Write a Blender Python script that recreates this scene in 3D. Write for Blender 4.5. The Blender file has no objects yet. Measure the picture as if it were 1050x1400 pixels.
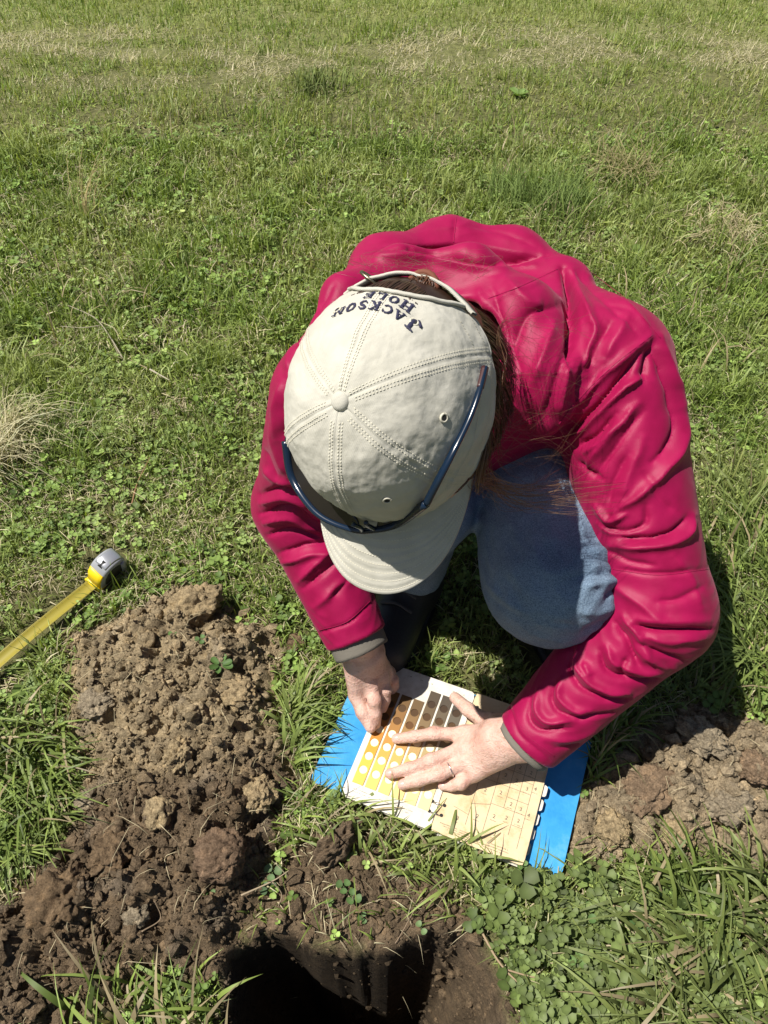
import bpy, math, random, numpy as np
from mathutils import Vector, Matrix
from mathutils.bvhtree import BVHTree
rnd = random.Random(7); rng = np.random.default_rng(11)
SC = bpy.context.scene; COL = SC.collection
# ------------------------------------------------------------------ camera, sky, sun, exposure
F, TH, CH = 1045.0, math.radians(50), 1.08
CT, ST = math.cos(TH), math.sin(TH)
cam_d = bpy.data.cameras.new('camera'); cam = bpy.data.objects.new('camera', cam_d); COL.objects.link(cam)
cam.location = (0, 0, CH); cam.rotation_euler = (math.radians(90) - TH, 0, 0)
cam_d.sensor_fit = 'VERTICAL'; cam_d.sensor_height = 36; cam_d.lens = 36 * F / 1400
cam_d.clip_start = .02; cam_d.clip_end = 2000
cam_d.dof.use_dof = False
SC.camera = cam
SUN_EL, SUN_AZ = math.radians(64), math.radians(185)      # azimuth of the direction TO the sun, counter-clockwise from +x
w = bpy.data.worlds.new('World'); SC.world = w; w.use_nodes = True
nt = w.node_tree; sky = nt.nodes.new('ShaderNodeTexSky'); sky.sky_type = 'NISHITA'; sky.sun_disc = False
sky.sun_elevation = SUN_EL; sky.sun_rotation = math.pi / 2 - SUN_AZ
bg = nt.nodes['Background']; bg.inputs[1].default_value = .044; nt.links.new(sky.outputs[0], bg.inputs[0])
sd = bpy.data.lights.new('sun', 'SUN'); sd.energy = 5.0; sd.angle = math.radians(.53); sd.color = (1, .95, .87)
sun = bpy.data.objects.new('sun', sd); COL.objects.link(sun); sun.location = (-3, 2, 5)
S = Vector((math.cos(SUN_EL) * math.cos(SUN_AZ), math.cos(SUN_EL) * math.sin(SUN_AZ), math.sin(SUN_EL)))
sun.rotation_euler = S.to_track_quat('Z', 'Y').to_euler()
vs = SC.view_settings; vs.view_transform = 'Standard'; vs.look = 'None'; vs.exposure = .50; vs.gamma = 1; vs.use_curve_mapping = False
SC.cycles.max_bounces = 8; SC.cycles.transparent_max_bounces = 12; SC.cycles.use_denoising = True

# ------------------------------------------------------------------ helpers
def PD(px, py, d):                      # a point of the place from where it was measured, at depth d
    u, v = (px - 525) / F, (py - 700) / F
    return np.array([u * d, (CT - v * ST) * d, CH - (ST + v * CT) * d])
def PZ(px, py, z=0.):                   # the same at height z
    u, v = (px - 525) / F, (py - 700) / F
    d = (CH - z) / (ST + v * CT)
    return np.array([u * d, (CT - v * ST) * d, z])
def ray(px, py):
    d = PD(px, py, 1.) - np.array([0, 0, CH]); return Vector((0, 0, CH)), Vector(d).normalized()
def nrm(v): v = np.asarray(v, float); return v / np.linalg.norm(v)

PERM = np.random.default_rng(3).permutation(256); PERM = np.concatenate([PERM, PERM, PERM])
_g = np.random.default_rng(5).normal(size=(256, 3)); GR = (_g / np.linalg.norm(_g, axis=1)[:, None]).astype(np.float32)
def noise3(p):
    p = np.asarray(p, np.float32); i = np.floor(p).astype(np.int32); f = p - i; i &= 255
    u = f * f * f * (f * (f * 6 - 15) + 10); out = 0
    for dx in (0, 1):
        for dy in (0, 1):
            for dz in (0, 1):
                hsh = PERM[PERM[PERM[(i[:, 0] + dx) & 255] + ((i[:, 1] + dy) & 255)] + ((i[:, 2] + dz) & 255)] & 255
                g = GR[hsh]
                dot = g[:, 0] * (f[:, 0] - dx) + g[:, 1] * (f[:, 1] - dy) + g[:, 2] * (f[:, 2] - dz)
                wt = (u[:, 0] if dx else 1 - u[:, 0]) * (u[:, 1] if dy else 1 - u[:, 1]) * (u[:, 2] if dz else 1 - u[:, 2])
                out = out + dot * wt
    return out * 1.5
def fbm(p, octs=4, gain=.5):
    p = np.asarray(p, np.float32); a, s, o = 1., 1., 0
    for k in range(octs): o = o + a * noise3(p * s + 17.3 * k); a *= gain; s *= 2.03
    return o
def xyz(x, y, z=0.): return np.stack([x, y, np.zeros_like(x) + z], -1)
def sstep(a, b, x): t = np.clip((x - a) / (b - a), 0, 1); return t * t * (3 - 2 * t)

def mesh_obj(name, V, Fq, mat, parent=None, smooth=True, col=None, attr=None):
    """V (n,3); Fq an (m,k) array, or a list of such arrays"""
    me = bpy.data.meshes.new(name); V = np.ascontiguousarray(V, np.float32)
    Fs = [np.asarray(a, np.int32) for a in (Fq if isinstance(Fq, list) else [Fq]) if len(a)]
    me.vertices.add(len(V)); me.vertices.foreach_set('co', V.ravel())
    li = np.concatenate([a.ravel() for a in Fs]); ct = np.concatenate([np.full(len(a), a.shape[1], np.int32) for a in Fs])
    me.loops.add(len(li)); me.loops.foreach_set('vertex_index', li)
    me.polygons.add(len(ct)); st = np.zeros(len(ct), np.int32); st[1:] = np.cumsum(ct)[:-1]
    me.polygons.foreach_set('loop_start', st); me.polygons.foreach_set('loop_total', ct)
    me.polygons.foreach_set('use_smooth', np.full(len(ct), smooth))
    if col is not None:
        a = me.color_attributes.new('Col', 'FLOAT_COLOR', 'POINT'); c4 = np.ones((len(V), 4), np.float32); c4[:, :3] = col
        a.data.foreach_set('color', c4.ravel())
    for k, v in (attr or {}).items():
        a = me.attributes.new(k, 'FLOAT', 'POINT'); a.data.foreach_set('value', np.asarray(v, np.float32))
    me.update(); me.validate()
    o = bpy.data.objects.new(name, me); COL.objects.link(o)
    if mat: me.materials.append(mat)
    if parent: o.parent = parent; o.matrix_parent_inverse = parent.matrix_world.inverted() if False else Matrix.Translation(-parent.location) if parent.rotation_euler == Vector((0, 0, 0)) or True else None
    return o
def tag(o, label=None, cat=None, group=None, kind=None):
    for k, v in (('label', label), ('category', cat), ('group', group), ('kind', kind)):
        if v: o[k] = v
    return o
def empty(name, loc, label, cat, group=None):
    o = bpy.data.objects.new(name, None); COL.objects.link(o); o.location = Vector(loc); o.empty_display_size = .05
    return tag(o, label, cat, group)
def join_parts(parts):                  # [(V, [faces...]), ...] -> one vertex array, one list of face arrays
    Vs, Fs, n = [], [], 0
    for V, Fl in parts:
        Vs.append(np.asarray(V, float)); Fs += [np.asarray(a) + n for a in (Fl if isinstance(Fl, list) else [Fl])]; n += len(V)
    by = {}
    for a in Fs:
        if len(a): by.setdefault(a.shape[1], []).append(a)
    return np.concatenate(Vs), [np.concatenate(v) for v in by.values()]
def smooth_path(pts, n):                # Catmull-Rom through pts
    P = np.asarray(pts, float); P = np.vstack([2 * P[0] - P[1], P, 2 * P[-1] - P[-2]]); m = len(P) - 3
    t = np.linspace(0, m - 1e-6, n); i = t.astype(int); u = (t - i)[:, None]
    a, b, c, d = P[i], P[i + 1], P[i + 2], P[i + 3]
    return .5 * (2 * b + (c - a) * u + (2 * a - 5 * b + 4 * c - d) * u ** 2 + (3 * b - a - 3 * c + d) * u ** 3)
def tube(path, r, seg=8, flat=1., up=None, caps=True):
    """a tube along path; r scalar or per point; flat scales the second axis"""
    P = np.asarray(path, float); n = len(P); T = np.gradient(P, axis=0); T /= np.linalg.norm(T, axis=1)[:, None] + 1e-12
    ref = np.asarray(up if up is not None else (0, 0, 1.), float); r = np.broadcast_to(np.asarray(r, float), (n,))
    N = np.zeros((n, 3)); last = ref
    for i in range(n):
        v = ref if up is not None else last
        a = v - T[i] * np.dot(v, T[i])
        if np.linalg.norm(a) < 1e-4: a = np.cross(T[i], (1, .3, .2))
        N[i] = a / np.linalg.norm(a); last = N[i]
    B = np.cross(T, N); an = np.linspace(0, 2 * math.pi, seg, endpoint=False)
    V = P[:, None] + (B[:, None] * np.cos(an)[None, :, None] + N[:, None] * np.sin(an)[None, :, None] * flat) * r[:, None, None]
    V = V.reshape(-1, 3); i = np.arange(n - 1)[:, None] * seg; j = np.arange(seg)[None]; k = (j + 1) % seg
    Q = np.stack([i + j, i + k, i + seg + k, i + seg + j], -1).reshape(-1, 4)
    Fl = [Q]
    if caps: Fl.append(np.array([list(range(seg))[::-1], list(range((n - 1) * seg, n * seg))]))
    return V, Fl
def prism(poly, z0, z1, Mx=None):       # poly (n,2), extruded; Mx maps (x,y,z) -> world
    n = len(poly); p = np.asarray(poly, float)
    V = np.vstack([np.c_[p, np.full(n, z0)], np.c_[p, np.full(n, z1)]])
    a = np.arange(n); b = (a + 1) % n
    Fl = [np.stack([a, b, b + n, a + n], -1), np.array([a[::-1]]), np.array([a + n])]
    return (Mx(V) if Mx else V), Fl
def in_poly(x, y, poly):
    c = np.zeros(x.shape, bool); n = len(poly)
    for i in range(n):
        x1, y1 = poly[i][:2]; x2, y2 = poly[(i + 1) % n][:2]
        if y1 == y2: continue
        c ^= ((y1 > y) != (y2 > y)) & (x < (x2 - x1) * (y - y1) / (y2 - y1) + x1)
    return c
def sd_poly(x, y, poly):                # > 0 inside
    d = np.full(x.shape, 1e9); n = len(poly)
    for i in range(n):
        x1, y1 = poly[i][:2]; x2, y2 = poly[(i + 1) % n][:2]; ex, ey = x2 - x1, y2 - y1
        t = np.clip(((x - x1) * ex + (y - y1) * ey) / (ex * ex + ey * ey), 0, 1)
        d = np.minimum(d, np.hypot(x - x1 - t * ex, y - y1 - t * ey))
    return np.where(in_poly(x, y, poly), d, -d)

# ---- solids from distance fields, meshed by surface nets
def cone(p, a, b, ra, rb):
    a = np.asarray(a, np.float32); b = np.asarray(b, np.float32); ab = b - a
    t = np.clip(((p - a) @ ab) / (ab @ ab), 0, 1); q = p - a - t[:, None] * ab
    return np.sqrt((q * q).sum(1)) - (ra + (rb - ra) * t)
def ell(p, c, R, ax=None):
    q = p - np.asarray(c, np.float32)
    if ax is not None: q = q @ np.asarray(ax, np.float32).T
    q = q / np.asarray(R, np.float32); k = np.sqrt((q * q).sum(1)) + 1e-9
    g = np.sqrt(((q / np.asarray(R, np.float32)) ** 2).sum(1)) + 1e-9
    return k * (k - 1) / g
def smin(a, b, k): h_ = np.clip(.5 + .5 * (b - a) / k, 0, 1); return b + (a - b) * h_ - k * h_ * (1 - h_)
def smax(a, b, k): return -smin(-a, -b, k)
def chain(p, pts, rs, k=.02):
    d = None
    for i in range(len(pts) - 1):
        e = cone(p, pts[i], pts[i + 1], rs[i], rs[i + 1]); d = e if d is None else smin(d, e, k)
    return d
def sdf_mesh(f, lo, hi, h_, slack=.012, B=8):
    lo = np.asarray(lo, float); n = (np.ceil((np.asarray(hi) - lo) / (h_ * B)).astype(int)) * B; nb = n // B
    bi = np.stack(np.meshgrid(*[np.arange(k) for k in nb], indexing='ij'), -1).reshape(-1, 3)
    cen = lo + (bi * B + B / 2) * h_
    dc = f(cen.astype(np.float32)); act = np.abs(dc) < B * h_ * .9 + slack
    D = np.repeat(np.repeat(np.repeat(dc.reshape(nb), B, 0), B, 1), B, 2).astype(np.float32)
    loc = np.stack(np.meshgrid(*[np.arange(B)] * 3, indexing='ij'), -1).reshape(-1, 3)
    A = bi[act]
    for s in range(0, len(A), 1500):
        g = (A[s:s + 1500, None] * B + loc[None]).reshape(-1, 3)
        D[g[:, 0], g[:, 1], g[:, 2]] = f((lo + g * h_).astype(np.float32))
    Sg = D < 0
    a = np.zeros(tuple(k - 1 for k in D.shape), np.int8)
    cs = [(x, y, z) for x in (0, 1) for y in (0, 1) for z in (0, 1)]
    N = D.shape
    for x, y, z in cs: a += Sg[x:N[0] - 1 + x, y:N[1] - 1 + y, z:N[2] - 1 + z]
    I = np.argwhere((a > 0) & (a < 8)); vid = np.full(a.shape, -1, np.int32); vid[I[:, 0], I[:, 1], I[:, 2]] = np.arange(len(I))
    cv = {c: D[I[:, 0] + c[0], I[:, 1] + c[1], I[:, 2] + c[2]] for c in cs}
    acc = np.zeros((len(I), 3)); cnt = np.zeros(len(I))
    for c0 in cs:
        for ax in range(3):
            if c0[ax]: continue
            c1 = list(c0); c1[ax] = 1; v0, v1 = cv[c0], cv[tuple(c1)]; m = (v0 < 0) != (v1 < 0)
            t = np.where(m, v0 / np.where(m, v0 - v1, 1), 0)
            p = np.tile(np.array(c0, float), (len(I), 1)); p[:, ax] = t
            acc[m] += p[m]; cnt[m] += 1
    V = lo + (I + acc / cnt[:, None]) * h_
    Q = []
    for ax in range(3):
        sl0 = [slice(1, N[k] - 1) for k in range(3)]; sl1 = list(sl0)
        sl0[ax] = slice(0, N[ax] - 1); sl1[ax] = slice(1, N[ax])
        s0, s1 = Sg[tuple(sl0)], Sg[tuple(sl1)]; E = np.argwhere(s0 != s1)
        off = np.array([1, 1, 1]); off[ax] = 0; g = E + off; fl = s0[E[:, 0], E[:, 1], E[:, 2]]
        o1, o2 = [k for k in range(3) if k != ax]
        if ax == 1: o1, o2 = o2, o1
        q = []
        for d1, d2 in ((1, 1), (0, 1), (0, 0), (1, 0)):
            t = g.copy(); t[:, o1] -= d1; t[:, o2] -= d2; q.append(vid[t[:, 0], t[:, 1], t[:, 2]])
        q = np.stack(q, -1); q[~fl] = q[~fl][:, ::-1]; Q.append(q)
    Q = np.concatenate(Q); Q = Q[(Q >= 0).all(1)]
    return V, Q
def vnormals(V, Q):
    nf = np.cross(V[Q[:, 2]] - V[Q[:, 0]], V[Q[:, 3]] - V[Q[:, 1]]); N = np.zeros_like(V)
    for k in range(4):
        for a in range(3): N[:, a] += np.bincount(Q[:, k], nf[:, a], len(V))
    return N / (np.linalg.norm(N, axis=1)[:, None] + 1e-12)
def laplace(V, Q, it=1, lam=.5):
    for _ in range(it):
        A = np.zeros_like(V); c = np.zeros(len(V))
        for k in range(4):
            a, b = Q[:, k], Q[:, (k + 1) % 4]
            for d in range(3): A[:, d] += np.bincount(a, V[b, d], len(V)) + np.bincount(b, V[a, d], len(V))
            c += np.bincount(a, minlength=len(V)) + np.bincount(b, minlength=len(V))
        V = V + lam * (A / np.maximum(c, 1)[:, None] - V)
    return V

def merge_hidden(V, Q, hid, cell):        # coarser facets where clothes cover the body
    key = np.round(V / cell).astype(np.int64); k = (key[:, 0] * 4001 + key[:, 1]) * 4001 + key[:, 2]; n = len(V); gid = np.arange(n, dtype=np.int64)
    h_ = np.nonzero(hid)[0]; u, first, inv = np.unique(k[h_], return_index=True, return_inverse=True); gid[h_] = h_[first[inv]]
    c = np.zeros((n, 3)); w_ = np.bincount(gid, minlength=n)
    for a in range(3): c[:, a] = np.bincount(gid, V[:, a], n)
    V = c / np.maximum(w_, 1)[:, None]; Q = gid[Q]
    d = [(Q[:, i] == Q[:, (i + 1) % 4]) for i in range(4)]; nd = sum(x.astype(int) for x in d); opp = (Q[:, 0] == Q[:, 2]) | (Q[:, 1] == Q[:, 3])
    quads = Q[(nd == 0) & ~opp]; tr = []
    for i in range(4):
        m = (nd == 1) & d[i] & ~opp; q = Q[m]
        if len(q): tr.append(np.delete(q, i, 1))
    T_ = np.concatenate(tr) if tr else np.zeros((0, 3), int)
    used = np.unique(np.concatenate([quads.ravel(), T_.ravel()])); rm = np.zeros(n, np.int64); rm[used] = np.arange(len(used))
    return V[used], [rm[quads], rm[T_]]
# ------------------------------------------------------------------ materials
def mat(name, rgb=(.5, .5, .5), rough=.6, **kw):
    m = bpy.data.materials.new(name); m.use_nodes = True; b = m.node_tree.nodes['Principled BSDF']
    b.inputs['Base Color'].default_value = (*rgb, 1); b.inputs['Roughness'].default_value = rough
    for k, v in kw.items(): b.inputs[k.replace('_', ' ')].default_value = v
    return m
class G:                                # small node-graph helper
    def __init__(s, m): s.t = m.node_tree; s.b = s.t.nodes['Principled BSDF']; s.out = s.t.nodes['Material Output']
    def n(s, typ, **kw):
        x = s.t.nodes.new('ShaderNode' + typ)
        for k, v in kw.items():
            if k[0] == 'i' and k[1:].isdigit(): s.set(x.inputs[int(k[1:])], v)
            elif hasattr(x, k): setattr(x, k, v)
            else: s.set(x.inputs[k.replace('_', ' ')], v)
        return x
    def set(s, sock, v):
        if isinstance(v, bpy.types.NodeSocket): s.t.links.new(v, sock)
        elif isinstance(v, bpy.types.Node): s.t.links.new(v.outputs[0], sock)
        else: sock.default_value = v
    def obj(s): return s.n('TexCoord').outputs['Object']
    def noise(s, scale, det=4, rough=.6, vec=None, dist=0.):
        x = s.n('TexNoise', Scale=scale, Detail=det, Roughness=rough, Distortion=dist); s.set(x.inputs['Vector'], vec or s.obj()); return x.outputs[0]
    def ramp(s, fac, *stops):
        x = s.n('ValToRGB'); s.set(x.inputs[0], fac); e = x.color_ramp.elements
        while len(e) < len(stops): e.new(.5)
        for k, (p, c) in enumerate(stops): e[k].position = p; e[k].color = (*c, 1) if len(c) == 3 else c
        return x.outputs[0]
    def mix(s, fac, a, b, blend='MIX'):
        x = s.n('Mix', data_type='RGBA', blend_type=blend); s.set(x.inputs[0], fac)
        for k, v in ((6, a), (7, b)): s.set(x.inputs[k], (*v, 1) if isinstance(v, tuple) and len(v) == 3 else v)
        return x.outputs[2]
    def math(s, op, a, b=0.): x = s.n('Math', operation=op); s.set(x.inputs[0], a); s.set(x.inputs[1], b); return x.outputs[0]
    def bump(s, hgt, dist=.001, strength=1., nrm_=None):
        x = s.n('Bump', Distance=dist, Strength=strength); s.set(x.inputs['Height'], hgt)
        if nrm_ is not None: s.set(x.inputs['Normal'], nrm_)
        s.set(s.b.inputs['Normal'], x.outputs[0]); return x.outputs[0]
def M_soil():
    m = mat('soil', (.2, .14, .09), .95); g = G(m)
    at = g.n('Attribute', attribute_name='Col').outputs['Color']
    a = g.ramp(g.noise(55, 6, .7), (.28, (.5, .47, .45)), (.5, (.95, .95, .95)), (.75, (1.5, 1.42, 1.3)))
    b = g.ramp(g.noise(420, 3, .6), (.3, (.65, .63, .6)), (.7, (1.3, 1.3, 1.3)))
    c = g.mix(1., g.mix(1., at, a, 'MULTIPLY'), b, 'MULTIPLY'); g.set(g.b.inputs['Base Color'], c)
    h1 = g.math('ADD', g.noise(130, 5, .75), g.math('MULTIPLY', g.noise(600, 3, .7), .35)); g.bump(h1, .006, 1.)
    g.b.inputs['Specular IOR Level'].default_value = .2
    return m
def M_leaf(name, trans=.35, rough=.5, spec=.35):
    m = mat(name, (.1, .15, .03), rough); g = G(m); at = g.n('Attribute', attribute_name='Col').outputs['Color']
    g.set(g.b.inputs['Base Color'], at); g.b.inputs['Specular IOR Level'].default_value = spec
    tr = g.n('BsdfTranslucent'); g.set(tr.inputs[0], g.mix(1., at, (1.25, 1.3, .55), 'MULTIPLY'))
    mx = g.n('MixShader'); mx.inputs[0].default_value = trans; g.set(mx.inputs[1], g.b.outputs[0]); g.set(mx.inputs[2], tr.outputs[0])
    g.set(g.out.inputs[0], mx.outputs[0]); return m
# ------------------------------------------------------------------ ground: meadow, two spoil heaps, the pit
def zp(l, z=0.): return [PZ(x, y, z)[:2] for x, y in l]
HEAP_L = zp([(262, 800), (292, 835), (330, 850), (372, 862), (385, 905), (372, 950), (392, 1010), (402, 1070), (385, 1120), (372, 1180), (352, 1230), (335, 1285), (300, 1330), (190, 1345), (90, 1420), (-60, 1480), (-160, 1380), (-60, 1290), (0, 1235), (70, 1180), (105, 1120), (120, 1060), (98, 1000), (92, 950), (98, 870), (150, 862), (200, 830)])
HEAP_R = zp([(870, 1000), (950, 968), (1010, 985), (1080, 1000), (1180, 1030), (1200, 1150), (1100, 1190), (1000, 1170), (930, 1172), (850, 1168), (780, 1170), (785, 1120), (815, 1060)])
PATCH = zp([(405, 1150), (455, 1105), (500, 1115), (540, 1170), (590, 1195), (640, 1240), (660, 1290), (640, 1330), (400, 1300), (350, 1260), (370, 1190)])
PIT = zp([(322, 1300), (345, 1272), (400, 1285), (470, 1298), (530, 1302), (570, 1282), (625, 1272), (660, 1300), (682, 1350), (712, 1420), (740, 1520), (640, 1640), (440, 1640), (330, 1520), (300, 1400)], 0)
def edge_noise(x, y, s=22, a=.012): return a * fbm(xyz(x * s, y * s, 3.1), 3)
def masks(x, y):
    e = edge_noise(x, y)
    hl = sd_poly(x, y, HEAP_L) + e; hr = sd_poly(x, y, HEAP_R) + e; pt = sd_poly(x, y, PATCH) + e * 1.6
    pit = sd_poly(x, y, PIT) + e * .8
    return hl, hr, pt, pit
def height(x, y, m=None):
    x = np.asarray(x, float); y = np.asarray(y, float); z = np.zeros(x.shape)
    z += .010 * fbm(xyz(x * 1.6, y * 1.6), 3) + .05 * noise3(xyz(x * .12, y * .12, 9.)) * sstep(1.5, 8, np.hypot(x, y - .5))
    near = (np.abs(x) < 1.1) & (y > -.6) & (y < 1.4)
    if near.any():
        xn, yn = x[near], y[near]; hl, hr, pt, pit = masks(xn, yn) if m is None else [k[near] for k in m]
        rough = fbm(xyz(xn * 28, yn * 28, 1.7), 5, .6); rid = 1 - 2 * np.abs(fbm(xyz(xn * 16, yn * 16, 5.2), 4, .55))
        zn = z[near]
        for hh, amp in ((hl, .050), (hr, .026)):
            s = sstep(-.01, .09, hh)
            zn = zn + s * amp + sstep(-.012, .03, hh) * (.019 * rough + .014 * rid + .006)
        zn = zn + sstep(-.01, .03, pt) * (.006 * rough + .003)
        dp = sstep(-.006, .05, pit)
        pr = pit + .006 * fbm(xyz(xn * 70, yn * 70, 8.8), 3); deep = .045 * sstep(-.006, .012, pr) + .55 * sstep(.003, .034 + .05 * sstep(.05, .10, xn), pit)
        zn = zn - deep + .004 * dp * rough
        z[near] = zn
    return z
def axis(a, b, st, lim, g=1.09):
    c = list(np.arange(a, b + 1e-9, st)); up = []; s = st; v = b
    while v < lim[1]: s *= g; v += s; up.append(v)
    dn = []; s = st; v = a
    while v > lim[0]: s *= g; v -= s; dn.append(v)
    return np.array(dn[::-1] + c + up)
gx = axis(-.70, .70, .0046, (-260, 260), 1.11); gy = axis(-.02, .94, .0044, (-60, 420), 1.11)
X, Y = np.meshgrid(gx, gy, indexing='xy'); shp = X.shape; X = X.ravel(); Y = Y.ravel()
near = (np.abs(X) < 1.1) & (Y > -.6) & (Y < 1.4)
MK = [np.full(X.shape, -1.) for _ in range(4)]
for a_, b_ in zip(MK, masks(X[near], Y[near])): a_[near] = b_
Z = height(X, Y, MK)
def soil_colour(x, y, z=None):
    """base colour of the bare earth: dug subsoil is tan, topsoil is brown"""
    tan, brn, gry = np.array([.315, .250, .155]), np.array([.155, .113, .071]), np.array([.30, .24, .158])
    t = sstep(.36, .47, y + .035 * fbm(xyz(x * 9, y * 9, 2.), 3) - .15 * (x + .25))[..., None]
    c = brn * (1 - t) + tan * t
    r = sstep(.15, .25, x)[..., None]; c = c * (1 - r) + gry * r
    v = (1 + .28 * fbm(xyz(x * 45, y * 45, 7.), 3))[..., None]
    gm = sstep(.25, .6, noise3(xyz(x * 22, y * 22, 44.)))[..., None]
    return np.clip((c * (1 - .35 * gm) + np.array([.2, .175, .14]) * .35 * gm) * v, .03, .6)
soilm = np.maximum(np.maximum(sstep(-.02, .004, MK[0]), sstep(-.02, .004, MK[1])), np.maximum(sstep(-.012, .01, MK[2]), sstep(-.01, .004, MK[3])))
thatch = np.array([.13, .13, .055]) * (1 + .5 * fbm(xyz(X * 30, Y * 30), 2))[:, None]
far = sstep(2.2, 5, Y)[:, None]
meadow = np.array([.26, .30, .10]) * (1 + .25 * fbm(xyz(X * 3, Y * 9, 4.), 4))[:, None]
thatch = np.clip(thatch, .02, 1) * (1 - far) + np.clip(meadow, .03, 1) * far
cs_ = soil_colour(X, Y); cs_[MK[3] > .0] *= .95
_pk = MK[3] > 0; cs_[_pk] *= (.32 + .6 * sstep(.05, .09, X[_pk]))[:, None]  # pit soil darkened for damp and painted shade, lighter on the sunlit right wall
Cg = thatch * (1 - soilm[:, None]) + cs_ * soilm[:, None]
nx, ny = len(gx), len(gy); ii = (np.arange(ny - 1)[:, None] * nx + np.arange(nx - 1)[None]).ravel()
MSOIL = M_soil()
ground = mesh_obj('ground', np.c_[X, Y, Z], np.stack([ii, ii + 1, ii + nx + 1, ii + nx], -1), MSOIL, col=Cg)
tag(ground, kind='structure')
# ------------------------------------------------------------------ the crouching person
PB = np.array([.12, .82, 0.]); PB[2] = float(height(np.array([.12]), np.array([.82]))[0])
person = empty('person', PB, 'crouching person in raspberry jacket, jeans and beige cap, both hands on an open book', 'person')
# head frame: HC = centre of the cap's rim, HX to the person's left, HF where the face points, HU the crown
HC = PD(540, 548, .722)
_T = nrm(np.array([0, 0, CH]) - HC); _D = nrm(np.array([0, -ST, -CT])); _R = np.array([1., 0, 0])
HU = nrm(_T * math.cos(.385) - _R * math.sin(.385)); HF = nrm(_D * math.cos(.25) - _R * math.sin(.25)); HF = nrm(HF - HU * (HF @ HU))
HU, HF = HU * math.cos(.004) + HF * math.sin(.004), HF * math.cos(.004) - HU * math.sin(.004); HX = np.cross(HU, HF); HX = -HX if HX[0] < 0 else HX
AX = np.array([HX, HF, HU])
def hl(x, f, u): return HC + HX * x + HF * f + HU * u
# joints
SL, EL_, WL = PD(452, 545, .90), PD(408, 690, 1.06), PD(487, 872, 1.06)        # person's right arm (left in the picture)
SR, ER, WR = PD(832, 502, .94), PD(898, 835, .955), PD(722, 1012, 1.005)
NB = np.array([.105, .80, .49]); MB_ = np.array([.14, .92, .362]); HIP = np.array([.16, 1.06, .275])
CHEST = np.array([.10, .78, .40])
# ---- jacket
def jacket_sdf(p):
    t = chain(p, [NB - (0, 0, .06), MB_ - (0, 0, .05), HIP], [.115, .145, .150], .03)
    t = smin(t, cone(p, SL + (.03, .03, -.02), SR + (-.03, .03, -.02), .078, .085), .07)
    t = smin(t, ell(p, CHEST + (0, .05, -.03), (.16, .14, .13)), .06)
    t = smin(t, cone(p, NB + (.03, .10, -.08), SR + (-.08, .07, -.05), .085, .075), .05)
    # hood lying folded over the upper back
    al = chain(p, [SL, EL_], [.072, .060], .03); al = smin(al, cone(p, EL_, WL, .060, .043), .022)
    ar = chain(p, [SR, ER], [.078, .066], .03); ar = smin(ar, cone(p, ER, WR, .068, .046), .022)
    out = []
    for d_, a, b, r in ((al, EL_, WL, .034), (ar, ER, WR, .037)):            # open cuffs
        n = nrm(b - a); d_ = smax(d_, (p - b.astype(np.float32)) @ n.astype(np.float32), .004)
        out.append(smax(d_, -cone(p, b - n * .05, b + n * .05, r, r + .004), .004))
    arms = np.minimum(*out)
    t = smin(t, arms, .035)
    hood = chain(p, [PD(474, 412, .93), PD(524, 366, 1.0), PD(612, 346, 1.05), PD(700, 360, 1.05), PD(765, 400, 1.01), PD(796, 446, .97), PD(786, 520, .925)], [.026, .036, .042, .042, .038, .032, .020], .03)
    t = smin(t, hood, .03)
    col = chain(p, [PD(432, 470, .86), PD(470, 405, .90), PD(545, 372, .945), PD(640, 385, .955), PD(708, 440, .92), PD(742, 520, .90), PD(742, 575, .90)], [.016, .020, .026, .038, .046, .044, .020], .03)
    t = smin(t, col, .014)
    # room for the head and neck
    hole = ell(p, hl(0, -.01, -.04), (.098, .108, .125), AX)
    hole = smin(hole, cone(p, hl(0, -.03, -.06), NB + (0, -.03, 0), .066, .050), .02)
    t = smax(t, -hole, .012)
    n = nrm(HIP - MB_); t = smax(t, (p - (HIP + n * .05).astype(np.float32)) @ n.astype(np.float32), .02)
    return t
JV, JQ = sdf_mesh(jacket_sdf, (-.3, .3, -.02), (.52, 1.32, .72), .0028)
def to_px(V):
    y, z = V[:, 1], CH - V[:, 2]; d = y * CT + z * ST
    return 525 + V[:, 0] / d * F, 700 + (z * CT - y * ST) / d * F
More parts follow.
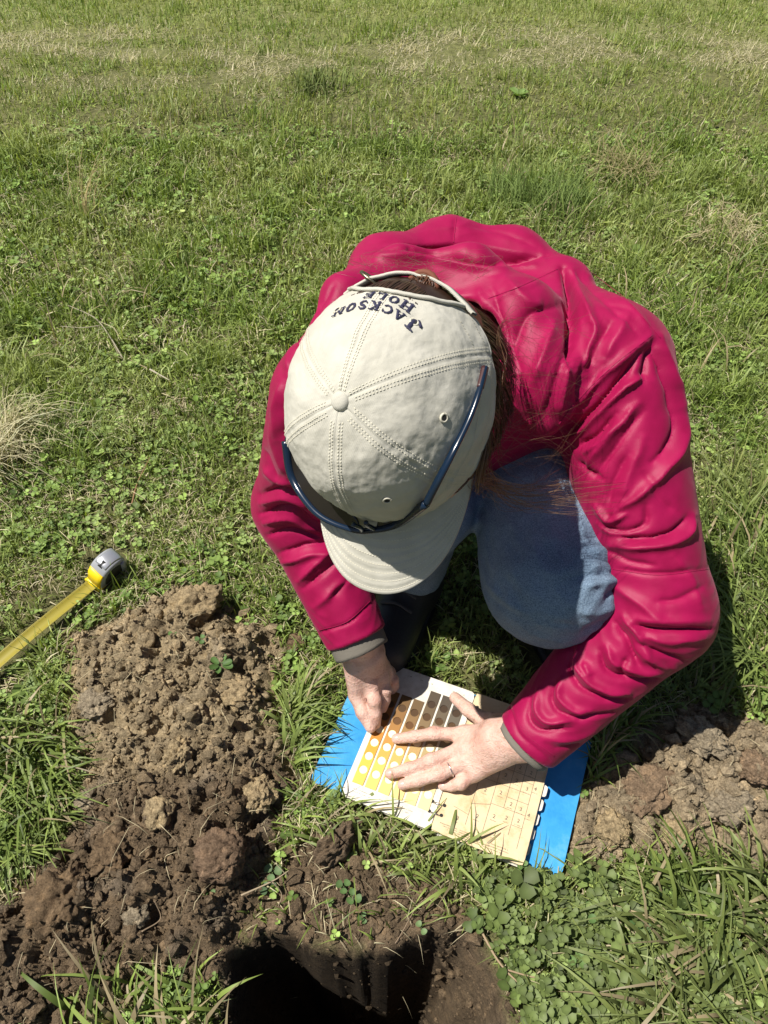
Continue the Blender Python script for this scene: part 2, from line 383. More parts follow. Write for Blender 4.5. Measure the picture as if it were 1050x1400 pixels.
FOLDS = [  # where each fold of the cloth runs (measured on the photograph), its half width and height (mm)
 ([(904, 461), (921, 515), (935, 570), (929, 617), (905, 646), (873, 678), (840, 700)], 9, 7), ([(893, 466), (908, 515), (922, 570), (917, 604), (893, 632)], 7, -6),
 ([(895, 472), (886, 495), (880, 522)], 9, -9), ([(890, 461), (837, 504), (790, 548), (765, 578)], 7, 5), ([(875, 484), (852, 512), (823, 548), (790, 582), (768, 597)], 5, -8),
 ([(882, 515), (850, 533), (812, 572), (775, 606)], 6, 6), ([(842, 566), (815, 595), (787, 612)], 5, -6), ([(845, 578), (818, 606), (796, 622)], 5, 4),
 ([(873, 551), (840, 590), (800, 640)], 7, 5), ([(880, 562), (850, 600), (815, 648)], 7, -4), ([(790, 632), (803, 645), (822, 655)], 5, -5),
 ([(770, 367), (779, 407), (783, 461), (778, 500)], 5.5, -20), ([(782, 372), (803, 425), (814, 450), (803, 483), (792, 508)], 8, 6), ([(796, 490), (793, 530), (785, 560)], 5, -6),
 ([(783, 475), (769, 533), (764, 568)], 6, 5), ([(775, 470), (757, 530), (745, 575)], 6, -4), ([(835, 440), (815, 470), (806, 500)], 9, -5), ([(860, 430), (842, 462), (828, 490)], 9, 4),
 ([(560, 341), (612, 347), (652, 356), (700, 355), (748, 347)], 7, -10), ([(520, 344), (566, 341), (600, 343)], 4, -4), ([(500, 352), (560, 351), (612, 358), (660, 367), (730, 362)], 6, 5),
 ([(500, 350), (560, 338), (620, 334), (690, 342), (742, 350)], 9, 3), ([(624, 297), (619, 331)], 2.5, -1.5), ([(667, 412), (710, 396), (761, 373)], 3, 1.2),
 ([(765, 417), (721, 432), (703, 472)], 13, -6), ([(690, 380), (720, 410), (745, 420)], 10, 4), ([(655, 400), (672, 440), (690, 500), (720, 560)], 7, 4), ([(672, 395), (690, 450), (712, 510)], 8, -4),
 ([(730, 520), (745, 480), (757, 440)], 9, 5), ([(870, 432), (850, 420), (830, 414)], 2.5, -2), ([(800, 372), (850, 410), (890, 452)], 6, 3), ([(785, 372), (830, 415), (872, 455)], 6, -3),
 ([(948, 705), (940, 730), (912, 743), (873, 748), (835, 746)], 7, 6), ([(938, 708), (917, 729), (873, 736), (842, 733)], 5, -6), ([(884, 692), (881, 716), (852, 727), (823, 719)], 5, -5),
 ([(812, 690), (832, 712), (856, 704)], 5, 5), ([(815, 715), (840, 730), (870, 728)], 4, 3), ([(828, 752), (860, 768), (895, 774)], 6, -4), ([(844, 778), (895, 785), (966, 777)], 4, -3), ([(840, 800), (880, 830), (905, 850)], 9, 4),
 ([(965, 800), (930, 818), (900, 822)], 8, -4), ([(868, 856), (910, 862), (974, 861)], 3.6, -8), ([(868, 846), (910, 850), (970, 848)], 7, 3.5), ([(880, 872), (920, 876), (962, 872)], 7, 4),
 ([(852, 842), (873, 871), (890, 900)], 6, 5), ([(842, 852), (862, 886), (873, 908)], 5, -7), ([(873, 880), (897, 892), (940, 906)], 5, -6), ([(870, 890), (900, 908), (935, 920)], 6, 4),
 ([(783, 888), (778, 910), (789, 936), (822, 955), (856, 958)], 5, -7), ([(793, 884), (789, 906), (800, 928), (828, 944), (858, 948)], 6, 6), ([(819, 890), (830, 918), (873, 931), (915, 931)], 5, -7),
 ([(830, 884), (842, 908), (876, 919), (905, 920)], 6, 5), ([(757, 935), (754, 960), (774, 980), (801, 982), (838, 974)], 5, -6), ([(768, 928), (765, 952), (782, 970), (806, 971)], 6, 5),
 ([(725, 953), (722, 982), (740, 999), (782, 996)], 4.5, -6), ([(737, 944), (734, 972), (750, 987), (785, 985)], 5, 5), ([(745, 1010), (790, 1010), (830, 995)], 6, 3), ([(800, 905), (806, 925)], 5, 4),
 ([(858, 900), (850, 915), (858, 930)], 5, -5), ([(905, 905), (925, 920), (940, 915)], 5, -4), ([(760, 1022), (800, 1018), (850, 985), (900, 950)], 6, -4), ([(920, 760), (945, 790), (960, 830)], 8, 3),
 ([(355, 676), (385, 668), (425, 684)], 5, -5), ([(355, 688), (390, 681), (430, 700)], 5, 4.5), ([(355, 702), (395, 695), (434, 714)], 4.5, -6), ([(362, 716), (398, 708), (436, 728)], 5, 5), ([(366, 732), (400, 724), (440, 738)], 4.5, -5),
 ([(380, 757), (417, 746), (444, 743), (456, 738)], 5, -5), ([(384, 771), (420, 760), (450, 756)], 6, 5), ([(408, 795), (435, 770), (455, 752)], 6, 5), ([(415, 805), (445, 780), (462, 765)], 5, -5), ([(454, 816), (482, 786)], 6, -5),
 ([(430, 830), (465, 800), (492, 790)], 7, 4), ([(358, 610), (372, 640), (380, 660)], 7, -4), ([(372, 580), (378, 620), (392, 650)], 7, 4), ([(360, 640), (375, 655), (400, 662)], 5, 4), ([(385, 520), (376, 560), (380, 600)], 7, 4),
 ([(395, 520), (388, 565), (392, 610)], 6, -4), ([(420, 440), (400, 480), (392, 510)], 8, 4), ([(455, 390), (430, 430), (410, 465)], 6, -4), ([(428, 868), (474, 852), (508, 826)], 2, -2.5), ([(695, 960), (712, 1005), (752, 1040)], 2, -2.5),
 ([(880, 640), (900, 680), (925, 700)], 9, -3), ([(860, 620), (838, 660), (830, 690)], 8, -4), ([(880, 600), (860, 650), (850, 680)], 9, 3), ([(640, 308), (690, 318), (735, 338)], 6, -2)]
def sculpt(V, Q, FOLDS=FOLDS, fine=.35):
    N = vnormals(V, Q); px, py = to_px(V); tc = np.array([0, 0, CH]) - V; tc /= np.linalg.norm(tc, axis=1)[:, None]
    face = sstep(-.05, .35, (N * tc).sum(1)); wx = 2.2 * noise3(np.stack([px, py, 0 * px], 1) / 26); wy = 2.2 * noise3(np.stack([px, py, 0 * px + 300], 1) / 26)
    x, y = px + wx, py + wy; o = np.zeros(len(V))
    for pts, wd, am in FOLDS:
        P_ = smooth_path([(a, b, 0) for a, b in pts], 6 * len(pts))[:, :2]
        lo, hi = P_.min(0) - 3 * wd, P_.max(0) + 3 * wd; m = np.nonzero((x > lo[0]) & (x < hi[0]) & (y > lo[1]) & (y < hi[1]) & (face > 0))[0]
        if not len(m): continue
        d2 = np.full(len(m), 1e9); sb = np.zeros(len(m))
        for i in range(len(P_) - 1):
            a, e = P_[i], P_[i + 1] - P_[i]; qx, qy = x[m] - a[0], y[m] - a[1]; t = np.clip((qx * e[0] + qy * e[1]) / (e @ e + 1e-9), 0, 1)
            dd = (qx - t * e[0]) ** 2 + (qy - t * e[1]) ** 2; c = dd < d2; d2[c] = dd[c]; sb[c] = ((i + t) / (len(P_) - 1))[c]
        tap = np.sqrt(np.clip(np.minimum(sb, 1 - sb) * 5, .15, 1)); w_ = wd * (.65 + .35 * tap)
        prof = .45 * np.exp(-d2 / w_ ** 2) + .6 * np.exp(-np.sqrt(d2 + .8) / w_ * 1.35) if am > 0 else np.exp(-np.sqrt(d2 + .4) / w_ * 1.25)
        o[m] += am * .00125 * prof * tap
    o *= face
    q = V.astype(np.float32)
    # finer cloth wrinkles, long in one direction, everywhere on the outside
    wz = np.stack([q[:, 0] * 16 + q[:, 1] * 10, q[:, 1] * 22 - q[:, 0] * 12, q[:, 2] * 52], 1)
    r1 = 1 - np.abs(noise3(wz + .8 * noise3(q * 14)[:, None])) * 2; r2 = noise3(q * np.array([60, 45, 60], np.float32))
    o += fine * .0028 * (r1 - .5) * sstep(-.2, .4, noise3(q * 9 + 5)) + fine * .0007 * r2
    return V + N * o[:, None]
JV = sculpt(JV, JQ); JV = JV + .65 * (JV - laplace(JV, JQ, 9, .5)); JV = laplace(JV, JQ, 1, .25)
MJ = mat('raspberry_shell_fabric', (.60, .012, .085), .50); g = G(MJ)
g.b.inputs['Sheen Weight'].default_value = .12; g.b.inputs['Sheen Tint'].default_value = (1, .5, .65, 1); g.b.inputs['Sheen Roughness'].default_value = .4
g.b.inputs['Specular IOR Level'].default_value = .22
_w = g.n('TexWave', wave_type='BANDS', bands_direction='X', Scale=900.); g.set(_w.inputs['Vector'], g.obj())
g.bump(g.math('ADD', g.noise(900, 2, .5), g.math('MULTIPLY', g.noise(60, 3, .6), .8)), .0005, .5)
g.set(g.b.inputs['Base Color'], g.ramp(g.noise(35, 4, .6), (.3, (.25, .0028, .047)), (.7, (.31, .0045, .062))))
jacket = mesh_obj('jacket', JV, JQ, MJ, person)
# ---- jeans
KL, AL = np.array([.214, .56, .280]), np.array([.262, .70, .09])       # knee and ankle right in the picture
KR, AR = np.array([.045, .66, .31]), np.array([.045, .715, .10])
def jeans_sdf(p):
    t = chain(p, [HIP + (.04, .0, -.03), np.array([.215, .80, .30]), KL], [.105, .094, .088], .04)
    t = smin(t, cone(p, KL + (0, .03, -.02), AL, .078, .056), .03)
    u = chain(p, [HIP + (-.05, 0, -.03), np.array([.06, .86, .32]), KR], [.105, .095, .075], .04)
    u = smin(u, cone(p, KR + (0, .02, -.02), AR, .070, .055), .03)
    t = smin(t, u, .02); t = smin(t, ell(p, HIP + (0, .0, -.05), (.16, .12, .12)), .05)
    w_ = noise3(p * np.array([30, 30, 55], np.float32)); return t + .004 * np.abs(w_) 
LV, LQ = sdf_mesh(jeans_sdf, (-.15, .38, -.0), (.48, 1.34, .55), .0042)
JF = [([(850, 748), (822, 752), (800, 760)], 4, 3), ([(852, 780), (820, 786), (786, 790)], 4.5, -6), ([(852, 792), (825, 797), (800, 800)], 5, 4), ([(852, 806), (838, 812), (828, 822)], 6, -7), ([(850, 770), (826, 765), (800, 752)], 4, -4),
 ([(640, 750), (636, 780), (648, 800)], 5, -4), ([(650, 790), (668, 815), (690, 835)], 5, -3), ([(668, 800), (690, 820), (712, 835)], 5, 3), ([(545, 800), (575, 812), (605, 800)], 4, 4), ([(540, 808), (570, 818), (600, 810)], 3, -4), ([(700, 700), (690, 750), (705, 800)], 14, 2), ([(760, 850), (800, 860), (835, 850)], 6, -3), ([(790, 835), (820, 838), (846, 828)], 6, 3)]
LV = laplace(sculpt(LV, LQ, JF, .8), LQ, 1, .3)
MD = mat('washed_denim', (.12, .2, .33), .85); g = G(MD)
c = g.ramp(g.noise(7, 4, .6), (.3, (.075, .125, .200)), (.65, (.20, .28, .38)))
w1 = g.noise(700, 3, .7); c = g.mix(1., c, g.ramp(w1, (.32, (.42, .48, .55)), (.68, (1.6, 1.52, 1.42))), 'MULTIPLY'); g.set(g.b.inputs['Base Color'], c)
g.bump(g.math('ADD', w1, g.math('MULTIPLY', g.noise(70, 3, .6), 3.)), .0012, .6)
jeans = mesh_obj('jeans', LV, LQ, MD, person)
# ---- shoes
MSH = mat('black_boot_leather', (.012, .012, .014), .55); g = G(MSH); g.bump(g.noise(180, 4, .6), .001, .6)
def shoe(toe, ank):
    toe = np.asarray(toe, float); d = nrm((toe - ank) * (1, 1, 0)); heel = ank * (1, 1, 0) + (0, 0, .035) - d * .045
    def s(p):
        t = chain(p, [heel, toe * (1, 1, 0) + (0, 0, .032)], [.040, .038], .02)
        t = smin(t, cone(p, ank * (1, 1, 0) + (0, 0, .05), ank + (0, 0, .05), .047, .052), .03)
        t = smin(t, cone(p, ank * (1, 1, 0) + (0, 0, .06), toe * (1, 1, 0) + (0, 0, .035), .040, .036), .02)
        return smax(t, .004 - p[:, 2], .004)
    lo = np.minimum(toe, ank) - .09; hi = np.maximum(toe, ank) + .09
    V, Q = sdf_mesh(s, (lo[0], lo[1], -.01), (hi[0], hi[1], ank[2] + .12), .004)
    o = mesh_obj('boot', V, Q, MSH, person)
    parts = []
    sd_ = np.cross(d, (0, 0, 1))
    for k in range(5):
        c = ank * (1, 1, 0) + d * (.035 + .019 * k) + np.array([0, 0, .118 - .0135 * k])
        parts.append(tube(smooth_path([c - sd_ * .026 - (0, 0, .012), c, c + sd_ * .026 - (0, 0, .012)], 8), .0028, 6))
    V, Fq = join_parts(parts); lc = mesh_obj('laces', V, Fq, MLACE, o)
    V, Fq = tube(smooth_path([heel * (1, 1, 0) + (0, 0, .008), (heel + toe) / 2 * (1, 1, 0) + (0, 0, .008), toe * (1, 1, 0) + (0, 0, .008)], 10), .047, 12, .25)
    mesh_obj('sole', V, Fq, MSH, o); return o
MLACE = mat('grey_lace', (.05, .05, .055), .8)
shoe((.305, .565, 0), AL); shoe((.0, .60, 0), AR)
# ---- body: one continuous skin under the clothes, with head and hands
def finger(p, pts, r):
    return chain(p, pts, np.linspace(r, r * .74, len(pts)), .004)
PG = .030                                # height of the open pages
LH = dict(  # hand resting on the page (right in the picture)
    thumb=[PD(690, 1000, .995), PZ(662, 985, .058), PZ(640, 970, .052), PZ(622, 954, PG + .010)],
    index=[PZ(634, 1004, .060), PZ(594, 1003, .056), PZ(566, 1007, .047), PZ(542, 1010, PG + .008)],
    middle=[PZ(631, 1024, .062), PZ(590, 1040, .058), PZ(559, 1051, .048), PZ(533, 1058, PG + .008)],
    ring=[PZ(636, 1042, .060), PZ(602, 1058, .056), PZ(573, 1067, .047), PZ(550, 1073, PG + .008)],
    pinky=[PZ(648, 1057, .056), PZ(630, 1071, .050), PZ(618, 1074, .042), PZ(605, 1074, PG + .007)])
LW = WR + nrm(WR - ER) * (-.02)
RH = dict(  # hand holding the page edge (left in the picture)
    thumb=[PZ(488, 925, .075), PZ(488, 950, .062), PZ(496, 974, .052), PZ(507, 994, PG + .012)],
    index=[PZ(508, 935, .076), PZ(512, 958, .068), PZ(514, 976, .052), PZ(514, 990, PG + .006)],
    middle=[PZ(520, 928, .070), PZ(526, 944, .060), PZ(526, 956, .048), PZ(523, 968, .036)],
    ring=[PZ(526, 920, .060), PZ(536, 930, .050), PZ(538, 938, .038), PZ(534, 946, .024)],
    pinky=[PZ(522, 912, .052), PZ(532, 920, .042), PZ(535, 926, .032), PZ(532, 932, .020)])
RW = WL + nrm(WL - EL_) * (-.02)
def hand(p, Hd, wrist, s=1.):
    d = cone(p, wrist, (wrist + Hd['middle'][0]) / 2, .0235 * s, .026 * s)
    for k, r in (('index', .0125), ('middle', .0125), ('ring', .012), ('pinky', .0115)):
        d = smin(d, cone(p, wrist + (Hd[k][0] - wrist) * .25, Hd[k][0] - (0, 0, .003), .017 * s, r), .014)
    d = smin(d, cone(p, wrist + (Hd['thumb'][1] - wrist) * .2, Hd['thumb'][1], .018 * s, .0125), .012)
    for k, r in (('thumb', .0115), ('index', .0100), ('middle', .0101), ('ring', .0097), ('pinky', .0090)):
        f_ = finger(p, Hd[k] if k != 'thumb' else Hd[k][1:], r); d = smin(d, f_, .005)
    mid, ix = Hd['middle'][0], Hd['index'][0]       # knuckles and tendons
    for k in ('index', 'middle', 'ring', 'pinky'):
        d = smin(d, ell(p, Hd[k][0] + (0, 0, .0065), (.008, .008, .006)), .010)
        d = smin(d, ell(p, Hd[k][1] + (0, 0, .003), (.0085, .0085, .006)), .006)
    return d
def body_sdf(p):
    t = chain(p, [HIP, MB_ - (0, 0, .05), NB - (0, 0, .05)], [.10, .09, .07], .03)
    t = smin(t, cone(p, SL, SR, .04, .04), .03)
    t = smin(t, chain(p, [SL, EL_, WL], [.042, .033, .027], .02), .01); t = smin(t, chain(p, [SR, ER, WR], [.042, .034, .027], .02), .01)
    t = smin(t, chain(p, [HIP + (.06, 0, -.03), KL, AL, AL - (0, 0, .04)], [.07, .045, .032, .03], .02), .02)
    t = smin(t, chain(p, [HIP + (-.06, 0, -.03), KR, AR, AR - (0, 0, .04)], [.07, .045, .032, .03], .02), .02)
    t = smin(t, cone(p, NB - (0, 0, .03), hl(0, -.035, -.05), .055, .052), .03)
    h = ell(p, hl(0, -.005, .0), (.077, .094, .098), AX)
    h = smin(h, ell(p, hl(0, .03, -.065), (.058, .062, .075), AX), .03)
    h = smin(h, cone(p, hl(0, .045, -.10), hl(0, .062, -.118), .030, .018), .02)           # jaw, chin
    h = smin(h, cone(p, hl(0, .090, -.030), hl(0, .110, -.066), .008, .011), .010)         # nose
    for s in (-1, 1):
        h = smin(h, ell(p, hl(.032 * s, .084, -.022), (.026, .010, .007), AX), .008)       # brow
        h = smax(h, -ell(p, hl(.032 * s, .099, -.036), (.016, .012, .010), AX), .006)
        h = smin(h, ell(p, hl(.032 * s, .083, -.037), (.012, .010, .009), AX), .003)
        h = smin(h, ell(p, hl(.045 * s, .070, -.070), (.024, .022, .022), AX), .015)       # cheek
        e = np.abs(ell(p, hl(.080 * s, -.012, -.045), (.010, .022, .032), AX)) - .0022     # ear
        h = smin(h, np.maximum(e, -(((p - hl(.074 * s, 0, 0).astype(np.float32)) @ HX.astype(np.float32)) * s)), .005)
        h = smin(h, ell(p, hl(.079 * s, .002, -.045), (.006, .008, .012), AX), .004)
    h = smin(h, ell(p, hl(0, .093, -.090), (.022, .010, .0055), AX), .004); h = smin(h, ell(p, hl(0, .090, -.100), (.018, .010, .006), AX), .004)
    t = smin(t, h, .012)
    t = smin(t, hand(p, LH, LW, 1.12), .012); t = smin(t, hand(p, RH, RW, 1.05), .012)
    return t
BV, BQ = sdf_mesh(body_sdf, (-.26, .28, 0), (.50, 1.26, .74), .0025, slack=.004)
MSK = mat('skin', (.62, .36, .27), .5); g = G(MSK)
g.set(g.b.inputs['Base Color'], g.ramp(g.noise(60, 5, .65), (.3, (.50, .275, .215)), (.5, (.60, .385, .31)), (.72, (.64, .44, .365))))
g.set(g.b.inputs['Base Color'], g.mix(g.ramp(g.noise(95, 4, .7), (.60, (0, 0, 0)), (.72, (.7, .7, .7))), g.b.inputs['Base Color'].links[0].from_socket, (.26, .15, .09)))
g.b.inputs['Subsurface Weight'].default_value = .15; g.b.inputs['Subsurface Radius'].default_value = (.01, .004, .002); g.b.inputs['Subsurface Scale'].default_value = .4
g.bump(g.math('ADD', g.noise(450, 3, .6), g.math('MULTIPLY', g.noise(120, 3, .6), 1.8)), .0016, .8)
_dh = np.minimum(np.linalg.norm(BV - WL, axis=1), np.linalg.norm(BV - WR, axis=1)); _hd = np.linalg.norm(BV - HC, axis=1)
_lh = (BV[:, 2] < .14) & (BV[:, 1] < .60) & (BV[:, 0] < .22)
BV, BF = merge_hidden(BV, BQ, (_dh > .06) & (_hd > .17) & ~_lh, .0085)
body = mesh_obj('body', BV, BF, MSK, person)
def bvh(o):
    me = o.data; n = len(me.vertices); V = np.empty(n * 3, np.float32); me.vertices.foreach_get('co', V); V = V.reshape(-1, 3)
    return BVHTree.FromPolygons([Vector(v) for v in V], [tuple(p.vertices) for p in me.polygons])
# nails, ring
MN = mat('fingernail', (.58, .36, .31), .35)
def on_hand(path, r, name):
    a, b = path[-2], path[-1]; d = nrm(b - a); up = np.array([0, 0, 1.]); up = nrm(up - d * (up @ d)); sx = np.cross(d, up)
    L, W_ = .0095, .0048; V = []; n = 7
    for i in range(n):
        for j in range(5):
            s_, t_ = (i / (n - 1) * 2 - 1), (j / 4 * 2 - 1); wv = W_ * math.sqrt(max(.05, 1 - .55 * s_ ** 4))
            V.append(b - d * .0015 + d * s_ * L * .55 + sx * t_ * wv + up * (r * (1.00 - .28 * t_ * t_) - .0008 * s_ * s_))
    q = np.array([[i * 5 + j, i * 5 + j + 1, i * 5 + j + 6, i * 5 + j + 5] for i in range(n - 1) for j in range(4)])
    mesh_obj(name, V, q, MN, body)
for k, r in (('thumb', .0083), ('index', .0078), ('middle', .0080), ('ring', .0077), ('pinky', .0070)): on_hand(LH[k], r, 'fingernail')
on_hand(RH['thumb'], .0083, 'fingernail')
a, b = LH['ring'][0], LH['ring'][1]; d = nrm(b - a); c = a + (b - a) * .62; up = nrm(np.array([0, 0, 1.]) - d * d[2]); sx = np.cross(d, up)
rg = [c + (sx * math.cos(t) + up * math.sin(t)) * .0103 for t in np.linspace(0, 2 * math.pi, 28)]
V, Fq = tube(rg, .0009, 6); mesh_obj('ring', V, Fq, mat('silver', (.8, .78, .75), .2, Metallic=1.), body)

MLi = mat('grey_knit_liner', (.155, .140, .115), .9); g = G(MLi); g.bump(g.noise(500, 2, .5), .0006, .6)
for (a_, b_, r_, ex) in ((EL_, WL, .0385, .020), (ER, WR, .0405, .011)):
    n_ = nrm(b_ - a_); V, Fq = tube(np.array([b_ + n_ * t for t in np.linspace(-.03, ex, 12)]), r_ * np.linspace(1., .95, 12), 32, .90, (0, 0, 1), caps=False)
    V = V + (.0012 * noise3(np.asarray(V) * 60))[:, None] * n_
    o = mesh_obj('inner_cuff', V, Fq, MLi, jacket); m_ = o.modifiers.new('t', 'SOLIDIFY'); m_.thickness = .0025; m_.offset = -1
# cuff band with its tab, seam lines, oval badge
bj = None
def drape(px_pts, off=.0003, n=60):      # a line lying on the jacket, along the given course
    global bj
    if bj is None: bj = bvh(jacket)
    P_ = smooth_path([(x, y, 0) for x, y in px_pts], n)[:, :2]; out = []
    for x, y in P_:
        o_, d_ = ray(x, y); hit = bj.ray_cast(o_, d_)
        if hit[0] is not None: out.append(np.array(hit[0] + PBv) - np.array(d_) * off)
    return np.array(out)
PBv = Vector((0, 0, 0))
for pts in ([(436, 862), (474, 850), (506, 822)], [(700, 958), (716, 1000), (758, 1034)], [(667, 408), (710, 392), (762, 368)], [(624, 296), (620, 331)], [(892, 458), (838, 500), (792, 545), (764, 580)], [(800, 366), (855, 408), (903, 462)], [(838, 778), (900, 786), (968, 778)]):
    q = drape(pts)
    if len(q) > 4: V, Fq = tube(q, .0006, 5, .6); mesh_obj('seam', V, Fq, MJ, jacket)
# ------------------------------------------------------------------ cap
CA, CB, CHt = .096, .112, .118
MC = mat('beige_cotton_twill', (.62, .58, .47), .88); g = G(MC)
wv = g.n('TexWave', wave_type='BANDS', bands_direction='DIAGONAL', Scale=420., Distortion=.4); g.set(wv.inputs['Vector'], g.obj())
g.bump(g.math('ADD', g.math('MULTIPLY', wv.outputs[1], .5), g.math('MULTIPLY', g.noise(70, 4, .6), 2.5)), .0009, .55)
g.set(g.b.inputs['Base Color'], g.ramp(g.noise(28, 4, .6), (.3, (.46, .445, .375)), (.7, (.57, .55, .475))))
g.b.inputs['Sheen Weight'].default_value = .1
def dome(al, ta, off=0.):
    """al: azimuth, 0 = front, pi/2 = person's left; ta: 0 rim .. pi/2 top"""
    al = np.asarray(al, float); ta = np.asarray(ta, float)
    rho = np.cos(ta) ** (.80 + .30 * (.5 - .5 * np.cos(al)) ** 2); z = CHt * np.sin(ta) ** 1.05
    fr = np.maximum(np.cos(al), 0)
    hf = 1 + .02 * fr
    x = CA * rho * np.sin(al); f = CB * rho * np.cos(al) * hf
    k = np.pi / 3; da = np.abs((al + k / 2) % k - k / 2); dd = da * (np.hypot(x, f) + .004)
    o = -.0004 * np.exp(-(dd / .0012) ** 2) + .0003 * np.exp(-((dd - .003) / .0030) ** 2) + .0014 * np.cos(3 * al + 0) ** 2 * 0
    q = np.stack([x, f, z], -1).reshape(-1, 3)
    wr = fbm(q * 34, 4, .5).reshape(al.shape)
    low = np.exp(-(ta / .35) ** 2)
    o = o + .0017 * wr + .0030 * low * fr * np.abs(fbm(q * np.array([40, 40, 110]), 3).reshape(al.shape))
    # crumple along the seam on the front left
    cr = np.exp(-((al - 1.05) / .16) ** 2) * sstep(.25, .5, ta) * (1 - sstep(1.0, 1.25, ta)); o = o + .0017 * cr * fbm(q * 120, 3).reshape(al.shape)
    o = o + off
    n = np.stack([x / CA ** 2, f / CB ** 2, z / CHt ** 2 + 1e-9], -1); n /= np.linalg.norm(n, axis=-1, keepdims=True)
    q = np.stack([x, f, z], -1) + n * o[..., None]
    return q, n
def W(q): q = np.asarray(q, float); return HC + q[..., 0:1] * HX + q[..., 1:2] * HF + q[..., 2:3] * HU
na, ntt = 420, 110
al = np.linspace(0, 2 * np.pi, na, endpoint=False); ta = np.linspace(-.02, 1, ntt) ; ta = np.sign(ta) * np.abs(ta) ** 1.0 * (np.pi / 2)
ta[-1] = np.pi / 2 - .004
AA, TT = np.meshgrid(al, ta); q, n = dome(AA, np.maximum(TT, 0)); q[0, :, 2] -= .004
i = np.arange(ntt - 1)[:, None] * na; j = np.arange(na)[None]; k = (j + 1) % na
Q = np.stack([i + j, i + k, i + na + k, i + na + j], -1)
# the arched opening over the strap, at the back
OPW, OPH = .60, .55
def inop(a_, t_): db = np.abs(a_ - np.pi) / OPW; return (db < 1) & (t_ < OPH * np.sqrt(np.maximum(0, 1 - db ** 2.4)))
keep = ~inop(AA[:-1], TT[:-1] + .5 * (ta[5] - ta[4])); Q = Q[keep]
Vc = W(q).reshape(-1, 3); used = np.unique(Q); rm = np.full(len(Vc), -1); rm[used] = np.arange(len(used))
cap = mesh_obj('cap', Vc[used], rm[Q], MC, person)
cap.data.materials[0] = MC; so = cap.modifiers.new('thick', 'SOLIDIFY'); so.thickness = .0014; so.offset = -1
# trim along the opening, and the strap
t_ = np.linspace(-1, 1, 60); aa = np.pi + t_ * OPW; tt = OPH * np.sqrt(np.maximum(0, 1 - np.abs(t_) ** 2.4)) + .02
path = W(dome(aa, tt, .0014)[0]); V, Fq = tube(path, .0036, 8, .5, None); mesh_obj('edge_binding', V, Fq, MC, cap)
t_ = np.linspace(-1.15, 1.15, 60); aa = np.pi + t_ * OPW; q, _ = dome(aa, np.full(60, .055), .0018)
V = np.concatenate([W(q + np.array([0, 0, -.008])), W(q + np.array([0, 0, .008])), W(q * np.array([1.022, 1.022, 1]) + np.array([0, 0, .008])), W(q * np.array([1.022, 1.022, 1]) + np.array([0, 0, -.008]))])
ii_ = np.arange(59); L = 60; Fq = [np.concatenate([np.stack([ii_ + a_ * L, ii_ + 1 + a_ * L, ii_ + 1 + b_ * L, ii_ + b_ * L], -1) for a_, b_ in ((0, 1), (1, 2), (2, 3), (3, 0))])]
strap = mesh_obj('strap', V, Fq, MC, cap)
q, n_ = dome(np.array([np.pi + .42]), np.array([.06]), .004); bk = q[0]
rr = [bk + np.array([math.cos(t) * .011 * .9, math.cos(t) * .011 * .45, math.sin(t) * .009]) for t in np.linspace(0, 2 * np.pi, 20)]
V, Fq = tube(W(np.array(rr)), .0016, 6); mesh_obj('buckle', V, Fq, mat('dull_brass', (.35, .30, .2), .35, Metallic=1.), strap)
# button
bt = np.array([0, 0, CHt]); u = np.linspace(0, np.pi / 2, 8); ph = np.linspace(0, 2 * np.pi, 24, endpoint=False)
V = np.array([[.0082 * math.cos(a_) ** .7 * math.cos(b_), .0082 * math.cos(a_) ** .7 * math.sin(b_), CHt - .001 + .0050 * math.sin(a_)] for a_ in u for b_ in ph])
i = np.arange(7)[:, None] * 24; j = np.arange(24)[None]; k = (j + 1) % 24; Q = np.stack([i + j, i + k, i + 24 + k, i + 24 + j], -1).reshape(-1, 4)
mesh_obj('button', W(V), Q, MC, cap)
# stitching: two rows each side of every seam, rim rows
def dashes(pts, nn, ln=.0017, gap=.0013, wd=.00055):
    pts = np.asarray(pts); sg = np.r_[0, np.cumsum(np.linalg.norm(np.diff(pts, axis=0), axis=1))]; out = []
    for s in np.arange(0, sg[-1] - ln, ln + gap):
        a_, b_ = [np.array([np.interp(v, sg, pts[:, c]) for c in range(3)]) for v in (s, s + ln)]
        nv = np.array([np.interp(s, sg, nn[:, c]) for c in range(3)]); sx = np.cross(nrm(b_ - a_), nv) * wd
        m = (a_ + b_) / 2 + nv * .0004
        out.append((np.array([a_ - sx, a_ + sx, b_ + sx, b_ - sx, m - sx * .8, m + sx * .8]), [np.array([[0, 1, 5, 4], [4, 5, 2, 3]])]))
    return out
MT = mat('cream_thread', (.60, .57, .46), .8)
sp = []
for s in range(6):
    for o in (-.0058, -.0030, .0030, .0058):
        tt = np.linspace(.05 if s != 3 else OPH + .03, 1.48, 90); r_ = CA * np.cos(tt) ** .8 + .002
        q, n_ = dome(s * np.pi / 3 + o / r_, tt, .0004); sp += dashes(W(q), (n_ @ AX))
for tt0 in (.12, .30):
    aa = np.linspace(-np.pi + OPW + .1, np.pi - OPW - .1, 300); q, n_ = dome(aa, np.full(300, tt0), .0003); sp += dashes(W(q), n_ @ AX)
V, Fq = join_parts(sp); st_ = mesh_obj('stitching', V, Fq, MT, cap); tag(st_, kind='stuff')
